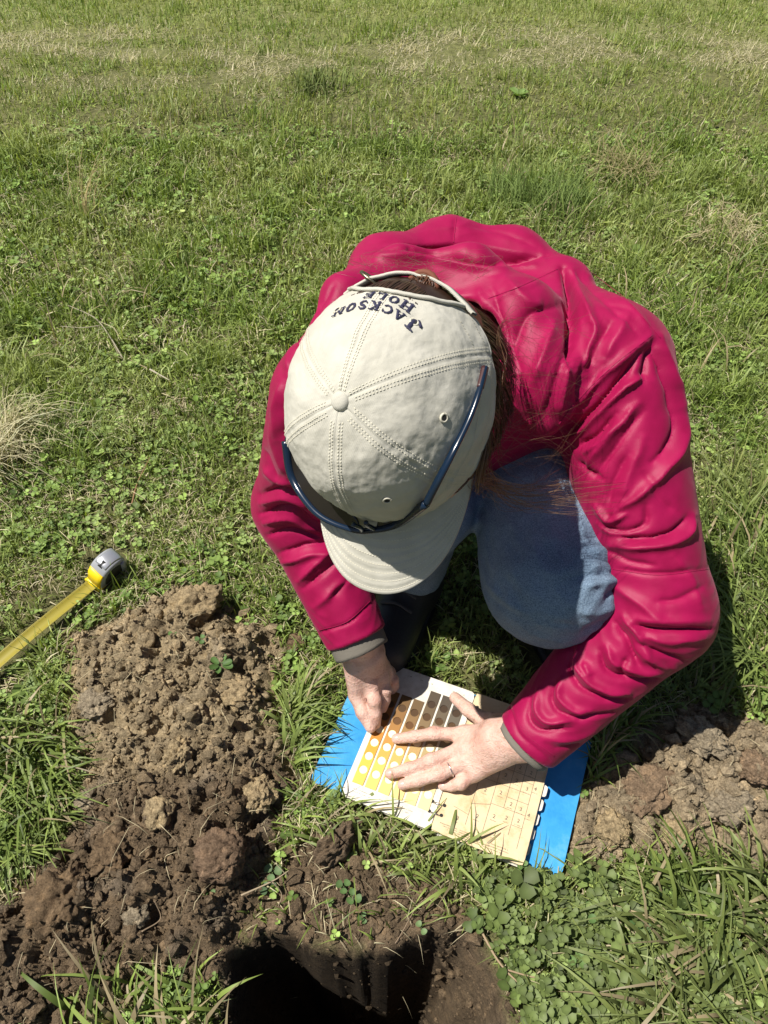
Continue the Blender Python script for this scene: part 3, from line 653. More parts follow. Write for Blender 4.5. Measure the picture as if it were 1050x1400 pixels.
# eyelets
ME = mat('eyelet_thread', (.56, .53, .43), .8); MHole = mat('dark_hole', (.02, .02, .02), .9)
for s in range(4):
    am = np.pi / 6 + s * np.pi / 3
    q, n_ = dome(np.array([am]), np.array([.72]), .0005); c = q[0]; nn = n_[0]; ex = nrm(np.cross(nn, (0, 0, 1))); ey = np.cross(nn, ex)
    rg = np.array([c + (ex * math.cos(t) + ey * math.sin(t)) * .0034 for t in np.linspace(0, 2 * np.pi, 20)])
    V, Fq = tube(W(rg), .0010, 6); e_ = mesh_obj('eyelet', V, Fq, ME, cap)
    dk = np.array([c + nn * .0006 + (ex * math.cos(t) + ey * math.sin(t)) * .0022 for t in np.linspace(0, 2 * np.pi, 12, endpoint=False)])
    mesh_obj('eyelet_hole', W(dk), np.array([list(range(12))]), MHole, e_)
# brim: curved visor, two faces and an edge
BW, BL, BDROP = 1.02, .081, .012
def brim(s, t):
    """s in -1..1 across, t 0 (crown) .. 1 (edge)"""
    a_ = s * BW; x0 = CA * np.sin(a_) * 1.0; f0 = CB * 1.02 * np.cos(a_)
    ext = BL * (np.maximum(0, 1 - np.abs(s) ** 2.6)) ** .62
    x = x0 * (1 + .10 * t * (1 - np.abs(s) ** 4)); f = f0 + ext * t
    z = -.30 * BL * t * (1 - s * s) * .8 - .030 * (np.abs(x0) / CA) ** 2 * (1. ) + .004 - .012 * (x / CA) ** 2 * t
    return np.stack([x, f, z], -1)
ns, ntb = 81, 30
Sg, Tg = np.meshgrid(np.linspace(-1, 1, ns), np.linspace(0, 1, ntb)); top = brim(Sg, Tg)
rows = .0005 * np.cos(Tg * 2 * np.pi * 8) * (Tg > .08); top[..., 2] += rows
bot = brim(Sg, Tg); bot[..., 2] -= .0032
V = np.concatenate([W(top).reshape(-1, 3), W(bot).reshape(-1, 3)]); i = np.arange(ntb - 1)[:, None] * ns; j = np.arange(ns - 1)[None]
Q = np.stack([i + j, i + j + 1, i + ns + j + 1, i + ns + j], -1).reshape(-1, 4); N_ = ns * ntb
e = np.arange(ns - 1) + (ntb - 1) * ns; Qe = np.stack([e, e + 1, e + 1 + N_, e + N_], -1)
brim_o = mesh_obj('brim', V, np.concatenate([Q, Q[:, ::-1] + N_, Qe]), MC, cap)
sp = []
for r_ in (.16, .27, .38, .49, .60, .71, .82, .94):
    s_ = np.linspace(-.93, .93, 160); q = brim(s_, np.full(160, r_)); q[:, 2] += .0003 + .0005 * math.cos(r_ * 16 * math.pi)
    sp += dashes(W(q), np.tile(HU, (160, 1)), .0018, .0012)
V, Fq = join_parts(sp); st_ = mesh_obj('brim_stitching', V, Fq, MT, brim_o); tag(st_, kind='stuff')
# embroidered lettering: slab letters as thick strokes, laid on the crown
GL = {  # strokes in a 1 x 1.0 cell: (x0, y0, x1, y1, width)
 'J': [(.62, .12, .62, 1, .24), (.62, .1, .35, .0, .2), (.35, .0, .14, .16, .2), (.14, .16, .12, .28, .22), (.38, .95, .86, .95, .13)],
 'A': [(.16, .05, .5, .98, .15), (.5, .98, .84, .05, .24), (.28, .36, .74, .36, .1), (.0, .05, .34, .05, .12), (.62, .05, 1.04, .05, .12)],
 'C': [(.86, .76, .62, .95, .16), (.62, .95, .34, .9, .18), (.34, .9, .14, .64, .22), (.14, .64, .14, .36, .24), (.14, .36, .34, .1, .22), (.34, .1, .62, .05, .18), (.62, .05, .88, .24, .14), (.88, .66, .88, .96, .1)],
 'K': [(.24, 0, .24, 1, .24), (.34, .45, .82, .96, .14), (.42, .52, .84, .04, .24), (.04, .95, .44, .95, .12), (.04, .05, .44, .05, .12), (.66, .95, .98, .95, .12), (.66, .05, 1.02, .05, .12)],
 'S': [(.80, .74, .60, .95, .14), (.60, .95, .32, .93, .18), (.32, .93, .2, .73, .22), (.2, .73, .42, .54, .22), (.42, .54, .70, .42, .24), (.70, .42, .78, .24, .22), (.78, .24, .62, .06, .2), (.62, .06, .34, .05, .16), (.34, .05, .16, .26, .14)],
 'O': [(.5, .95, .24, .84, .18), (.24, .84, .13, .5, .24), (.13, .5, .24, .16, .24), (.24, .16, .5, .05, .18), (.5, .05, .76, .16, .18), (.76, .16, .87, .5, .24), (.87, .5, .76, .84, .24), (.76, .84, .5, .95, .18)],
 'N': [(.18, .0, .18, 1, .13), (.84, .0, .84, 1, .13), (.18, .96, .82, .06, .22), (.0, .95, .30, .95, .12), (.0, .05, .38, .05, .12), (.64, .95, 1.02, .95, .12)],
 'H': [(.22, 0, .22, 1, .24), (.80, 0, .80, 1, .24), (.22, .5, .8, .5, .14), (.02, .95, .42, .95, .12), (.02, .05, .42, .05, .12), (.6, .95, 1., .95, .12), (.6, .05, 1., .05, .12)],
 'L': [(.26, 0, .26, 1, .24), (.06, .95, .5, .95, .12), (.06, .05, .9, .05, .12), (.88, .0, .88, .34, .12)],
 'E': [(.24, 0, .24, 1, .24), (.04, .95, .86, .95, .12), (.04, .05, .9, .05, .12), (.24, .5, .62, .5, .12), (.84, .7, .84, .98, .11), (.9, .02, .9, .32, .11), (.62, .38, .62, .62, .1)]}
def letter_mesh(chars):
    """chars: (char, x, y, size) laid out in a plane, wrapped on the crown at the back"""
    parts = []; zi = 0
    for ch, x, y, w_, h_ in chars:
        for (x0, y0, x1, y1, wd) in GL[ch]:
            a_ = np.array([x + x0 * w_, y + y0 * h_]); b_ = np.array([x + x1 * w_, y + y1 * h_]); d = b_ - a_; L_ = np.linalg.norm(d); d = d / L_; n2 = np.array([-d[1], d[0]]) * wd * w_ / 2
            a_ = a_ - d * wd * w_ * .2; b_ = b_ + d * wd * w_ * .2; k = 4; P2 = []
            for s in np.linspace(0, 1, k):
                for t in (-1, -.5, 0, .5, 1): P2.append((*(a_ + (b_ - a_) * s + n2 * t), .0007 + .0007 * (1 - t * t)))
            zi += 1; P2 = np.array(P2); q = np.array([[i * 5 + j, i * 5 + j + 1, i * 5 + j + 6, i * 5 + j + 5] for i in range(k - 1) for j in range(4)])
            # plane (X right when read, Y up when read) -> crown.  read upright = head upright seen from behind
            ta_ = (P2[:, 1]) / .135; r_ = CA * np.cos(ta_) ** .8; al_ = np.pi + P2[:, 0] / r_
            Q_, n_ = dome(al_, ta_, P2[:, 2] + (zi % 7) * .00006); parts.append((W(Q_), [q]))
    return join_parts(parts)
def word(txt, x, y, w_, h_, gap, first=1.0):
    out = []
    for k, c in enumerate(txt):
        f_ = first if k == 0 else 1.; out.append((c, x, y - (f_ - 1) * h_ * .75, w_ * f_, h_ * f_)); x += w_ * f_ + gap
    return out
chars = word('JACKSON', -.0490, .0975, .0102, .0102, .0021, 1.6) + word('HOLE', -.0320, .0825, .0100, .0102, .0022, 1.2)
V, Fq = letter_mesh(chars); mesh_obj('lettering', V, Fq, mat('navy_embroidery', (.022, .022, .055), .7), cap)
# ------------------------------------------------------------------ sunglasses resting on the cap
MG = mat('navy_gloss_frame', (.006, .016, .036), .2); MLn = mat('dark_lens', (.012, .010, .010), .08)

bc = bvh(cap); bb = bvh(brim_o)
def onto(px, py, off, loc=None):        # just in front of the cap (or the brim), off metres proud of it
    if loc is not None: return hl(*loc)
    o_, d_ = ray(px, py); hs = [h_ for h_ in (bc.ray_cast(o_, d_), bb.ray_cast(o_, d_)) if h_[0] is not None]
    h_ = min(hs, key=lambda k: k[3]); return np.array(h_[0]) - np.array(d_) * off
sg_root = empty('sunglasses', hl(0, .12, .02), 'navy wraparound sunglasses with dark lenses perched on the beige cap', 'sunglasses')
outer = [PD(391, 603, .775), PD(400, 654, .785), PD(434, 702, .765), onto(482, 724, .016), onto(515, 724, .020), onto(548, 714, .022), onto(583, 688, .020)]
temple = [onto(583, 688, .020), onto(600, 655, .012), onto(618, 620, .008), onto(640, 575, .005), onto(654, 537, .004), onto(663, 502, .004)]
po = smooth_path(outer, 60); V, Fq = tube(po, .0040 + .0008 * np.cos(np.linspace(0, 6.3, 60)), 10, .8); mesh_obj('frame', V, Fq, MG, sg_root)
pt_ = smooth_path(temple, 50); V, Fq = tube(pt_, np.linspace(.0044, .0030, 50), 10, .7); mesh_obj('temple', V, Fq, MG, sg_root)
V, Fq = tube(smooth_path([outer[0] - HU * .002, hl(-.100, .03, -.004), hl(-.096, -.01, -.006), hl(-.092, -.03, -.006)], 30), .003, 8); mesh_obj('temple', V, Fq, MG, sg_root)
tip = pt_[-9:] ; V, Fq = tube(tip, .0035, 10, .7); mesh_obj('temple_tip', V, Fq, mat('dark_brown_tip', (.05, .016, .016), .45), sg_root)
def lens(i0, i1, depth):
    a = po[i0:i1]; n_ = len(a); V = []
    for r_ in range(7):
        t = r_ / 6
        for k in range(n_):
            e = math.sin(math.pi * k / (n_ - 1)) ** .5; loc = (a[k] - HC) @ AX.T
            inn = np.array([loc[0] * (1 - depth * 7 * t * e), loc[1] * (1 - depth * 7 * t * e), loc[2] + .006 * t * e]); V.append(hl(*inn))
    q = np.array([[r_ * n_ + k, r_ * n_ + k + 1, (r_ + 1) * n_ + k + 1, (r_ + 1) * n_ + k] for r_ in range(6) for k in range(n_ - 1)])
    o = mesh_obj('lens', np.array(V), q, MLn, sg_root); m_ = o.modifiers.new('t', 'SOLIDIFY'); m_.thickness = .0016
lens(2, 33, .030); lens(39, 58, .026)
for k, sg_ in ((33, -1), (39, 1)):       # nose piece
    a = po[k]; loc = (a - HC) @ AX.T; V, Fq = tube(smooth_path([a, hl(loc[0] * .97 + .004 * sg_ * -1, loc[1] * .95, loc[2] + .014), hl(loc[0] * .95, loc[1] * .91, loc[2] + .026)], 10), .0024, 8); mesh_obj('nose_pad', V, Fq, MG, sg_root)
# ------------------------------------------------------------------ hair
MH = mat('auburn_brown_hair', (.06, .028, .014), .38); g = G(MH)
g.set(g.b.inputs['Base Color'], g.mix(1., g.n('Attribute', attribute_name='Col').outputs['Color'], (1., 1., 1.), 'MULTIPLY')); g.b.inputs['Anisotropic'].default_value = .5
def hair_sdf(p):
    d = ell(p, hl(0, -.018, -.012), (.0830, .096, .100), AX); d = smin(d, ell(p, hl(0, -.06, -.065), (.055, .045, .06), AX), .03)
    q = (p - HC.astype(np.float32)) @ AX.T.astype(np.float32)
    d = smax(d, q[:, 1] * .8 - .045 - q[:, 2] * .5 - .03, .01)
    return smax(d, q[:, 2] - .05, .01) + .0012 * noise3(np.stack([q[:, 0] * 160, q[:, 1] * 30, q[:, 2] * 30], 1))
V, Q = sdf_mesh(hair_sdf, HC - .17, HC + .17, .003)
hair = mesh_obj('hair', V, Q, MH, person, col=np.array([.030, .014, .008]) + 0 * V)
sp, cc = [], []
def strand(pts, r, c, n=16):
    P_ = smooth_path(pts, n); V, Fq = tube(P_, r * np.linspace(1, .35, n), 3); sp.append((V, Fq)); cc.append(np.tile(c, (len(V), 1)))
dark, red, blond = np.array([.040, .019, .011]), np.array([.10, .040, .018]), np.array([.30, .17, .09])
for k in range(900):                    # hair over the nape and the side, under the cap's rim
    a = rng.uniform(1.05, 5.2) ; u0 = rng.uniform(-.004, .02); fwd = a < 3.14; r0 = rng.uniform(.975, 1.015)
    pts = []
    for t in np.linspace(0, 1, 5):
        aa = a - (.55 if fwd else -.55) * t * rng.uniform(.8, 1.1); uu = u0 - t * rng.uniform(.05, .075) * (1 + 1.0 * max(0, -math.cos(a))); s_ = r0 * (.935 + .06 * math.sin(t * 3.1))
        pts.append(hl(CA * s_ * math.sin(aa), CB * s_ * .96 * math.cos(aa), uu))
    strand(pts, .0006, (dark * rng.uniform(.5, 1.5) if rng.random() < .6 else red * rng.uniform(.5, 1.2)))
for k in range(420):                    # hair seen through the arched opening, drawn to the tie
    a = math.pi + rng.uniform(-.62, .62); tie = hl(.010, -.100, .012)
    p0 = hl(.78 * CA * math.sin(a), .84 * CB * math.cos(a), .056 + rng.uniform(-.006, .006)); p1 = hl(.90 * CA * math.sin(a) * .8, .95 * CB * math.cos(a), .028)
    strand([p0, p1, tie + rng.normal(size=3) * .004], .0007, dark * rng.uniform(.5, 1.8))
for k in range(200):                    # a low bun at the tie
    c = hl(.012, -.102, .004); a1, a2 = rng.normal(size=3), rng.normal(size=3); a1 /= np.linalg.norm(a1); a2 -= a1 * (a1 @ a2); a2 /= np.linalg.norm(a2); R_ = rng.uniform(.010, .017); t0 = rng.uniform(0, 6)
    strand([c + (a1 * math.cos(t0 + t) + a2 * math.sin(t0 + t)) * R_ for t in np.linspace(0, 3.2, 6)], .0009, (red if rng.random() < .7 else dark) * rng.uniform(.6, 1.5))
for k in range(80):                    # long lock at the side of the face, blown to the side
    b0 = hl(.092 + rng.normal() * .003, .045 + rng.normal() * .012, -.012 + rng.normal() * .006)
    u_ = rng.random(); e = PD(rng.uniform(720, 860), 648 + 52 * u_ + rng.normal() * 8, rng.uniform(.80, .87)); m1 = PD(rng.normal(668, 8), rng.normal(656, 6), .745); m2 = PD(rng.normal(715, 16), 664 + 34 * u_ + rng.normal() * 5, .79)
    strand([hl(.094, .0 + rng.normal() * .01, -.006), b0, m1, m2, e + rng.normal(size=3) * .004], rng.uniform(.00022, .00042), (blond if rng.random() < .65 else red * 1.6) * rng.uniform(.5, 1.25), 22)
for k in range(85):                    # fly-away hairs
    y0 = rng.uniform(440, 640); p0 = hl(.095, rng.uniform(-.07, .05), -.01); a0 = rng.uniform(-1.3, 1.3); L_ = rng.uniform(35, 150)
    x1 = 690; p1 = PD(x1 + L_ * .5, y0 - 25 * a0 + rng.normal() * 12, rng.uniform(.76, .82)); p2 = PD(x1 + L_, y0 + 40 * a0 + rng.normal() * 15, rng.uniform(.80, .86))
    strand([p0, PD(x1 - 5, y0, .745), p1, p2], .00017, (blond * .7 if rng.random() < .5 else red) * rng.uniform(.6, 1.2), 18)
for k in range(60):                     # wisps at the collar behind
    x0, y0 = rng.uniform(480, 660), rng.uniform(360, 385); strand([PD(x0, y0, .78), PD(x0 + rng.normal() * 20, y0 - rng.uniform(5, 22), .80), PD(x0 + rng.normal() * 45, y0 - rng.uniform(-8, 30), .83)], .00016, blond * rng.uniform(.3, .8), 12)
V, Fq = join_parts(sp); st_ = mesh_obj('hair_strands', V, Fq, MH, hair, col=np.concatenate(cc)); tag(st_, kind='stuff')
V, Fq = tube([hl(.012 + .014 * math.cos(t), -.104 + .014 * math.sin(t), .010) for t in np.linspace(0, 2 * math.pi, 20)], .003, 8); mesh_obj('hair_tie', V, Fq, mat('rust_hair_tie', (.16, .05, .025), .8), hair)
# ------------------------------------------------------------------ the open soil colour book
def srgb(r, g_, b): return np.array([((c / 255) / 12.92 if c / 255 < .04045 else ((c / 255 + .055) / 1.055) ** 2.4) for c in (r, g_, b)])
BA = np.array([.01686, .57588]); E1, E2 = np.array([.93227, -.36175]), np.array([-.36175, -.93227]); BZ = .030
def bk(q, dz=0.):                       # page coordinates (along the width, down the page, height) -> the place
    q = np.asarray(q, float); xy = BA + q[:, :1] * E1 + q[:, 1:2] * E2
    lift = .010 * np.clip((.125 - q[:, 0]) / .125, 0, 1) * 0 - .010 * sstep(.05, .0, q[:, 0]) * 0
    return np.c_[xy, q[:, 2] + lift]
book = empty('colour_book', bk(np.array([[.128, .1, .012]]))[0], 'open soil colour book of chip pages with blue cover under the two hands', 'book')
MV = mat('blue_vinyl', (.018, .235, .56), .38); g = G(MV); g.bump(g.math('ADD', g.noise(40, 4, .6), g.math('MULTIPLY', g.noise(6, 2), 2.)), .002, .5)
g.set(g.b.inputs['Base Color'], g.ramp(g.noise(18, 5, .65), (.3, (.020, .22, .52)), (.55, (.040, .29, .60)), (.75, (.14, .40, .66))))
MP = mat('page_card', (.76, .73, .66), .7); g = G(MP); g.set(g.b.inputs['Base Color'], g.ramp(g.noise(60, 5, .7), (.3, (.50, .46, .38)), (.55, (.64, .61, .54)), (.8, (.68, .66, .60))))
MP2 = mat('yellowed_page', (.72, .56, .34), .7); g = G(MP2); g.set(g.b.inputs['Base Color'], g.ramp(g.noise(45, 5, .7), (.28, (.48, .34, .17)), (.5, (.62, .485, .30)), (.8, (.66, .54, .36))))
MChip = mat('colour_chip', (.5, .4, .2), .65); g = G(MChip); g.set(g.b.inputs['Base Color'], g.n('Attribute', attribute_name='Col').outputs['Color'])
MInk = mat('print_ink', (.10, .085, .07), .8)
def round_rect(x0, y0, x1, y1, r, n=5):
    out = []
    for cx, cy, a in ((x1 - r, y0 + r, -90), (x1 - r, y1 - r, 0), (x0 + r, y1 - r, 90), (x0 + r, y0 + r, 180)):
        for k in range(n + 1): t = math.radians(a + 90 * k / n); out.append((cx + r * math.cos(t), cy + r * math.sin(t)))
    return out
def slab(x0, y0, x1, y1, z0, z1, name, m, par=None, r=.003, nx=24, ny=24, wob=.0015, col=None, bend=0.):
    """a card with rounded corners, slightly uneven, with thickness"""
    gx_, gy_ = np.meshgrid(np.linspace(0, 1, nx), np.linspace(0, 1, ny)); fx, fy = gx_.ravel(), gy_.ravel()
    x = x0 + (x1 - x0) * fx; y = y0 + (y1 - y0) * fy
    for sx in (0, 1):                   # pull the corners in
        for sy in (0, 1):
            cx = x0 + r if sx == 0 else x1 - r; cy = y0 + r if sy == 0 else y1 - r
            m_ = ((x < cx) if sx == 0 else (x > cx)) & ((y < cy) if sy == 0 else (y > cy)); d = np.hypot(x - cx, y - cy) + 1e-9; k = np.minimum(1, r / d)
            x = np.where(m_, cx + (x - cx) * k, x); y = np.where(m_, cy + (y - cy) * k, y)
    wz = wob * noise3(np.c_[x * 14, y * 14, 0 * x + z0 * 300]) + bend * np.clip((.06 - x) / .06, 0, 1) ** 2
    top = np.c_[x, y, z1 + wz]; bot = np.c_[x, y, z0 + wz]; n = nx * ny
    i = (np.arange(ny - 1)[:, None] * nx + np.arange(nx - 1)).ravel(); q = np.stack([i, i + nx, i + nx + 1, i + 1], -1)
    ring = np.r_[np.arange(nx), np.arange(1, ny) * nx + nx - 1, (ny - 1) * nx + np.arange(nx - 2, -1, -1), np.arange(ny - 2, 0, -1) * nx]; r2 = np.roll(ring, -1)
    return mesh_obj(name, bk(np.vstack([top, bot])), np.concatenate([q, q[:, ::-1] + n, np.stack([ring, r2, r2 + n, ring + n], -1)]), m, par or book, smooth=False, col=None if col is None else np.tile(col, (2 * n, 1)))
slab(-.050, -.004, .118, .207, .0125, .0155, 'cover_board', MV, r=.008, wob=.002)
slab(.138, -.004, .308, .204, .0110, .0140, 'cover_board', MV, r=.008, wob=.002)
slab(.117, -.004, .139, .206, .0105, .0130, 'spine', MV, r=.001, wob=.002)
for k in range(3): slab(.003 + .0012 * k, .001 * k, .1292, .212 - .0015 * k, .0165 + .0042 * k, .0175 + .0042 * k, 'page', MP, r=.006, wob=.0004)
for k in range(5): slab(.1310, .0015 * (k % 2), .2560 - .0008 * (k % 3), .2125 - .001 * k, .0150 + .0029 * k, .0162 + .0029 * k, 'page', MP2 if k > 1 else MP, r=.004, wob=.0004)
ZT, ZR = .0262, .0280                   # tops of the two stacks
slab(.0, 0, .1296, .2135, ZT, ZT + .0012, 'chip_page', MP, r=.007, wob=0.)
slab(.1306, 0, .2575, .2130, ZR, ZR + .0008, 'diagram_page', MP2, r=.004, wob=0.)
for k, yy in enumerate((.098, .118, .138, .158, .178)):   # index tabs on the right-hand edge
    V, Fq = prism(round_rect(.2500, yy, .2640 - .0006 * k, yy + .0165, .004), .0245 - .002 * k, .0255 - .002 * k); mesh_obj('index_tab', bk(V), Fq, MP, book, smooth=False)
ROWC = [  # bottom (light) to top (dark), for the first and the last column
 ((238, 196, 88), (233, 214, 158)), ((242, 190, 74), (226, 205, 150)), ((226, 160, 52), (205, 188, 140)), ((204, 134, 44), (172, 160, 122)), ((176, 112, 40), (146, 138, 112)), ((150, 98, 38), (120, 112, 92)), ((118, 80, 30), (96, 88, 74)), ((92, 64, 30), (74, 68, 60))]
PX0, PW, PY0, PH = .0085, .0192, .0215, .0212; CW = .0158; HR = .0060
zt = ZT + .0026
for c in range(6):
    x0 = PX0 + c * PW; x1 = x0 + CW; xm = (x0 + x1) / 2; top_row = 1 if c < 3 else 0
    for r in range(top_row, 8):
        ya, yb = PY0 + r * PH, PY0 + (r + 1) * PH - .0002; a, b = ROWC[7 - r]; t = c / 5; colr = srgb(*[a[i] + (b[i] - a[i]) * t ** .8 for i in range(3)]) * .82
        pl = [(x0, ya)]
        if r > top_row: pl += [(xm - HR * math.cos(t_), ya + HR * math.sin(t_)) for t_ in np.linspace(0, math.pi, 12)]
        pl += [(x1, ya), (x1, yb)]
        if r < 7: pl += [(xm + HR * math.cos(t_), yb - HR * math.sin(t_)) for t_ in np.linspace(0, math.pi, 12)]
        pl += [(x0, yb)]
        # as triangles round a centre line, so the notched outline stays clean
        n = len(pl); Vt = [(x, y, zt) for x, y in pl] + [(x, y, ZT + .0011) for x, y in pl] + [(xm, (ya + yb) / 2, zt)]
        V = bk(np.array(Vt)); i = np.arange(n); j = (i + 1) % n
        mesh_obj('colour_chip', V, [np.stack([i, j, j + n, i + n], -1), np.array([i[::-1]])], MChip, book, smooth=False, col=np.tile(colr, (len(V), 1)))
        if r < 7:                       # what shows through the round hole under each chip
            k = 14; cc_ = srgb(250, 236, 190) if r > 2 + (c > 3) * -1 else (srgb(*ROWC[7 - r][0]) * .35)
            V = bk(np.array([(xm + HR * 1.02 * math.cos(t_), yb + .0001 + HR * 1.02 * math.sin(t_), ZT + .0014) for t_ in np.linspace(0, 2 * math.pi, k, endpoint=False)]))
            mesh_obj('peep_hole', V, np.array([list(range(k))]), MChip, book, smooth=False, col=np.tile(cc_, (k, 1)))
# printed matter: small marks and ruled lines (flat print)
def strip(x0, y0, x1, y1, wd, z): d = nrm((x1 - x0, y1 - y0, 0)); n_ = np.array([-d[1], d[0]]) * wd / 2; return bk(np.array([(x0 - n_[0], y0 - n_[1], z), (x1 - n_[0], y1 - n_[1], z), (x1 + n_[0], y1 + n_[1], z), (x0 + n_[0], y0 + n_[1], z)])), [np.array([[0, 1, 2, 3]])]
def micro(x, y, ln, z, s=.0011):         # a line of print too small to read
    out = []; c = x
    while c < x + ln:
        w_ = rnd.uniform(.4, .9) * s
        if rnd.random() > .17:
            out.append(strip(c, y - s * .5, c, y + s * .5, s * .25, z)); out.append(strip(c, y + s * rnd.choice((-.4, 0, .4)), c + w_ * .7, y, s * .22, z))
        c += w_ + s * .3
    return out
ink = []
for k, (x, ln) in enumerate(((.012, .030), (.014, .026), (.052, .016), (.075, .026), (.077, .020))): ink += micro(x, (.1985, .2025, .2000, .1990, .2030)[k], ln, ZT + .0015)
for c in range(7): ink += micro(.012 + c * .017, .010, .002, ZT + .0015, .0018)
V, Fq = join_parts(ink); tag(mesh_obj('small_print', V, Fq, MInk, book, smooth=False), kind='stuff')
def glyphs(txt, x, y, s, z, m=MInk, name='numeral', par=None):
    cu = bpy.data.curves.new('t', 'FONT'); cu.body = txt; cu.size = s; cu.align_x = 'CENTER'; cu.resolution_u = 3
    o = bpy.data.objects.new('t', cu); COL.objects.link(o); dg = bpy.context.evaluated_depsgraph_get(); me = bpy.data.meshes.new_from_object(o.evaluated_get(dg)); COL.objects.unlink(o); bpy.data.objects.remove(o)
    V = np.array([v.co[:] for v in me.vertices]); Fl = [list(p.vertices) for p in me.polygons]; bpy.data.meshes.remove(me); by = {}
    for f_ in Fl: by.setdefault(len(f_), []).append(f_)
    return np.c_[x + V[:, 0], y - V[:, 1], np.full(len(V), z)], [np.array(v) for v in by.values()]
zr = ZR + .0012; ru = []; X0, X1 = .150, .252
def L(x0, y0, x1, y1): ru.append(strip(x0, y0, x1, y1, .00045, zr))
L(.196, .030, .196, .198); L(.244, .020, .244, .195); L(.214, .030, .214, .150); L(.229, .040, .229, .182); L(.172, .096, .172, .190); L(.172, .120, .244, .120)
L(.150, .096, .244, .096); L(.196, .150, .244, .150); L(.196, .070, .229, .070); L(.214, .134, .244, .134); L(.172, .160, .196, .152); L(.229, .105, .244, .105); L(.150, .172, .172, .176); L(.229, .168, .244, .168)
nm = []
for n_, x, y in (('2', .160, .112), ('2', .184, .110), ('2', .205, .108), ('2', .221, .110), ('3', .237, .116), ('2', .160, .140), ('2', .184, .138), ('2', .205, .134), ('2', .222, .144), ('3', .236, .146), ('2', .184, .176), ('2', .205, .168), ('2', .221, .164), ('2', .237, .162), ('2', .221, .090), ('2', .237, .092), ('2', .206, .086), ('4', .248, .112), ('4', .248, .150), ('3', .160, .188), ('2', .212, .190)):
    V, Fl = glyphs(n_, x, y, .0075, zr + .0001); nm.append((bk(V), Fl))
    ru += micro(x - .004, y + .0035, .008, zr, .0010)
for k in range(4): ru += micro(.140 + .006 * k, .1995 + .0028 * k, .040 + .01 * k, zr, .0012)
ru += micro(.205, .2010, .030, zr, .0013); ru += micro(.207, .2045, .030, zr, .0013)
V, Fq = join_parts(ru); tag(mesh_obj('ruled_lines', V, Fq, MInk, book, smooth=False), kind='stuff')
for V, Fl in nm: mesh_obj('numeral', V, Fl, MInk, book, smooth=False)
MM = mat('ring_metal', (.62, .60, .56), .28, Metallic=1.)
for yy in (.022, .036, .098, .112, .176, .190):
    q = np.array([(.1300 + .0085 * math.cos(t), yy + .002 * math.sin(t), .0195 + .0125 * math.sin(t)) for t in np.linspace(-.2, math.pi + .2, 18)]); V, Fq = tube(bk(q), .0013, 8); mesh_obj('binder_ring', V, Fq, MM, book)
for yy in (.022, .036, .098, .112, .176, .190):          # punched holes in the right-hand page
    for xx in (.1215, .1385): V = bk(np.array([(xx + .0024 * math.cos(t), yy + .0024 * math.sin(t), (ZT if xx < .13 else ZR - .0004) + .0016) for t in np.linspace(0, 2 * math.pi, 12, endpoint=False)])); mesh_obj('punched_hole', V, np.array([list(range(12))]), MHole, book)
# ------------------------------------------------------------------ tape measure
def TZ(px, py, z): return PZ(px, py, z)
MTG = mat('silver_grey_plastic', (.30, .31, .33), .35); MTY = mat('yellow_plastic', (.80, .58, .01), .4); MBk = mat('black_rubber', (.02, .02, .02), .6)
t0 = TZ(130, 797, .028); tdir = nrm(TZ(0, 905, .030) - TZ(130, 797, .028)); fw = nrm(tdir * (1, 1, 0)); sd_ = np.array([-fw[1], fw[0], 0]); up_ = np.array([0, 0, 1.])
case_c = t0 - fw * .030 + np.array([0, 0, .012])
tape = empty('tape_measure', case_c * (1, 1, 0), 'grey and yellow tape measure with its yellow blade pulled out over the grass', 'tape measure')
up2 = nrm(up_ * .95 + sd_ * .32); side = nrm(np.cross(fw, up2)); up2 = np.cross(side, fw)
def case_pt(a, h_, s_): a, h_, s_ = a * .86, h_ * .86, s_ * .86; return case_c + fw * a + up2 * h_ + side * s_
prof = [(.034, -.030), (.034, -.012), (.029, .010), (.018, .026), (.002, .033), (-.016, .030), (-.029, .018), (-.033, .0), (-.032, -.018), (-.026, -.030)]
pf = smooth_path([(a, b, 0) for a, b in prof], 40)[:, :2]
def case_ring(scale, s_): return [case_pt(a * scale, (b) * scale, s_) for a, b in pf]
levels = [(.86, -.0190), (.96, -.0175), (1, -.0140), (1, .0140), (.96, .0175), (.86, .0190)]
V = np.array([p for sc, s_ in levels for p in case_ring(sc, s_)]); n = len(pf); i = np.arange(5)[:, None] * n; j = np.arange(n)[None]; k = (j + 1) % n
Fq = [np.stack([i + j, i + k, i + n + k, i + n + j], -1).reshape(-1, 4), np.array([list(range(n))[::-1], list(range(5 * n, 6 * n))])]
mesh_obj('case', V, Fq, MTG, tape)
for s_, nm_ in ((-.0192, 'side_grip'), (.0192, 'side_grip')):
    pl = [case_pt(a * .66, b * .66 + .001, s_) for a, b in pf]; pl2 = [case_pt(a * .62, b * .62 + .001, s_ * 1.08) for a, b in pf]
    V = np.array(pl + pl2); Fq = [np.stack([np.arange(n), (np.arange(n) + 1) % n, (np.arange(n) + 1) % n + n, np.arange(n) + n], -1), np.array([list(range(n, 2 * n))])]; mesh_obj(nm_, V, Fq, MBk, tape)
top_ = [(a, b) for a, b in pf if b > .004]
V, Fq = tube(np.array([case_pt(a * 1.01, b * 1.01, 0) for a, b in top_[6:-4]]), .0120, 10, .12, up2); mesh_obj('top_plate', V, Fq, mat('brushed_silver', (.50, .51, .54), .3, Metallic=.6), tape)
V, Fq = tube(np.array([case_pt(.004, .0335, 0), case_pt(.017, .0275, 0)]), .0048, 10, .4, up2); mesh_obj('lock_button', V, Fq, MBk, tape)
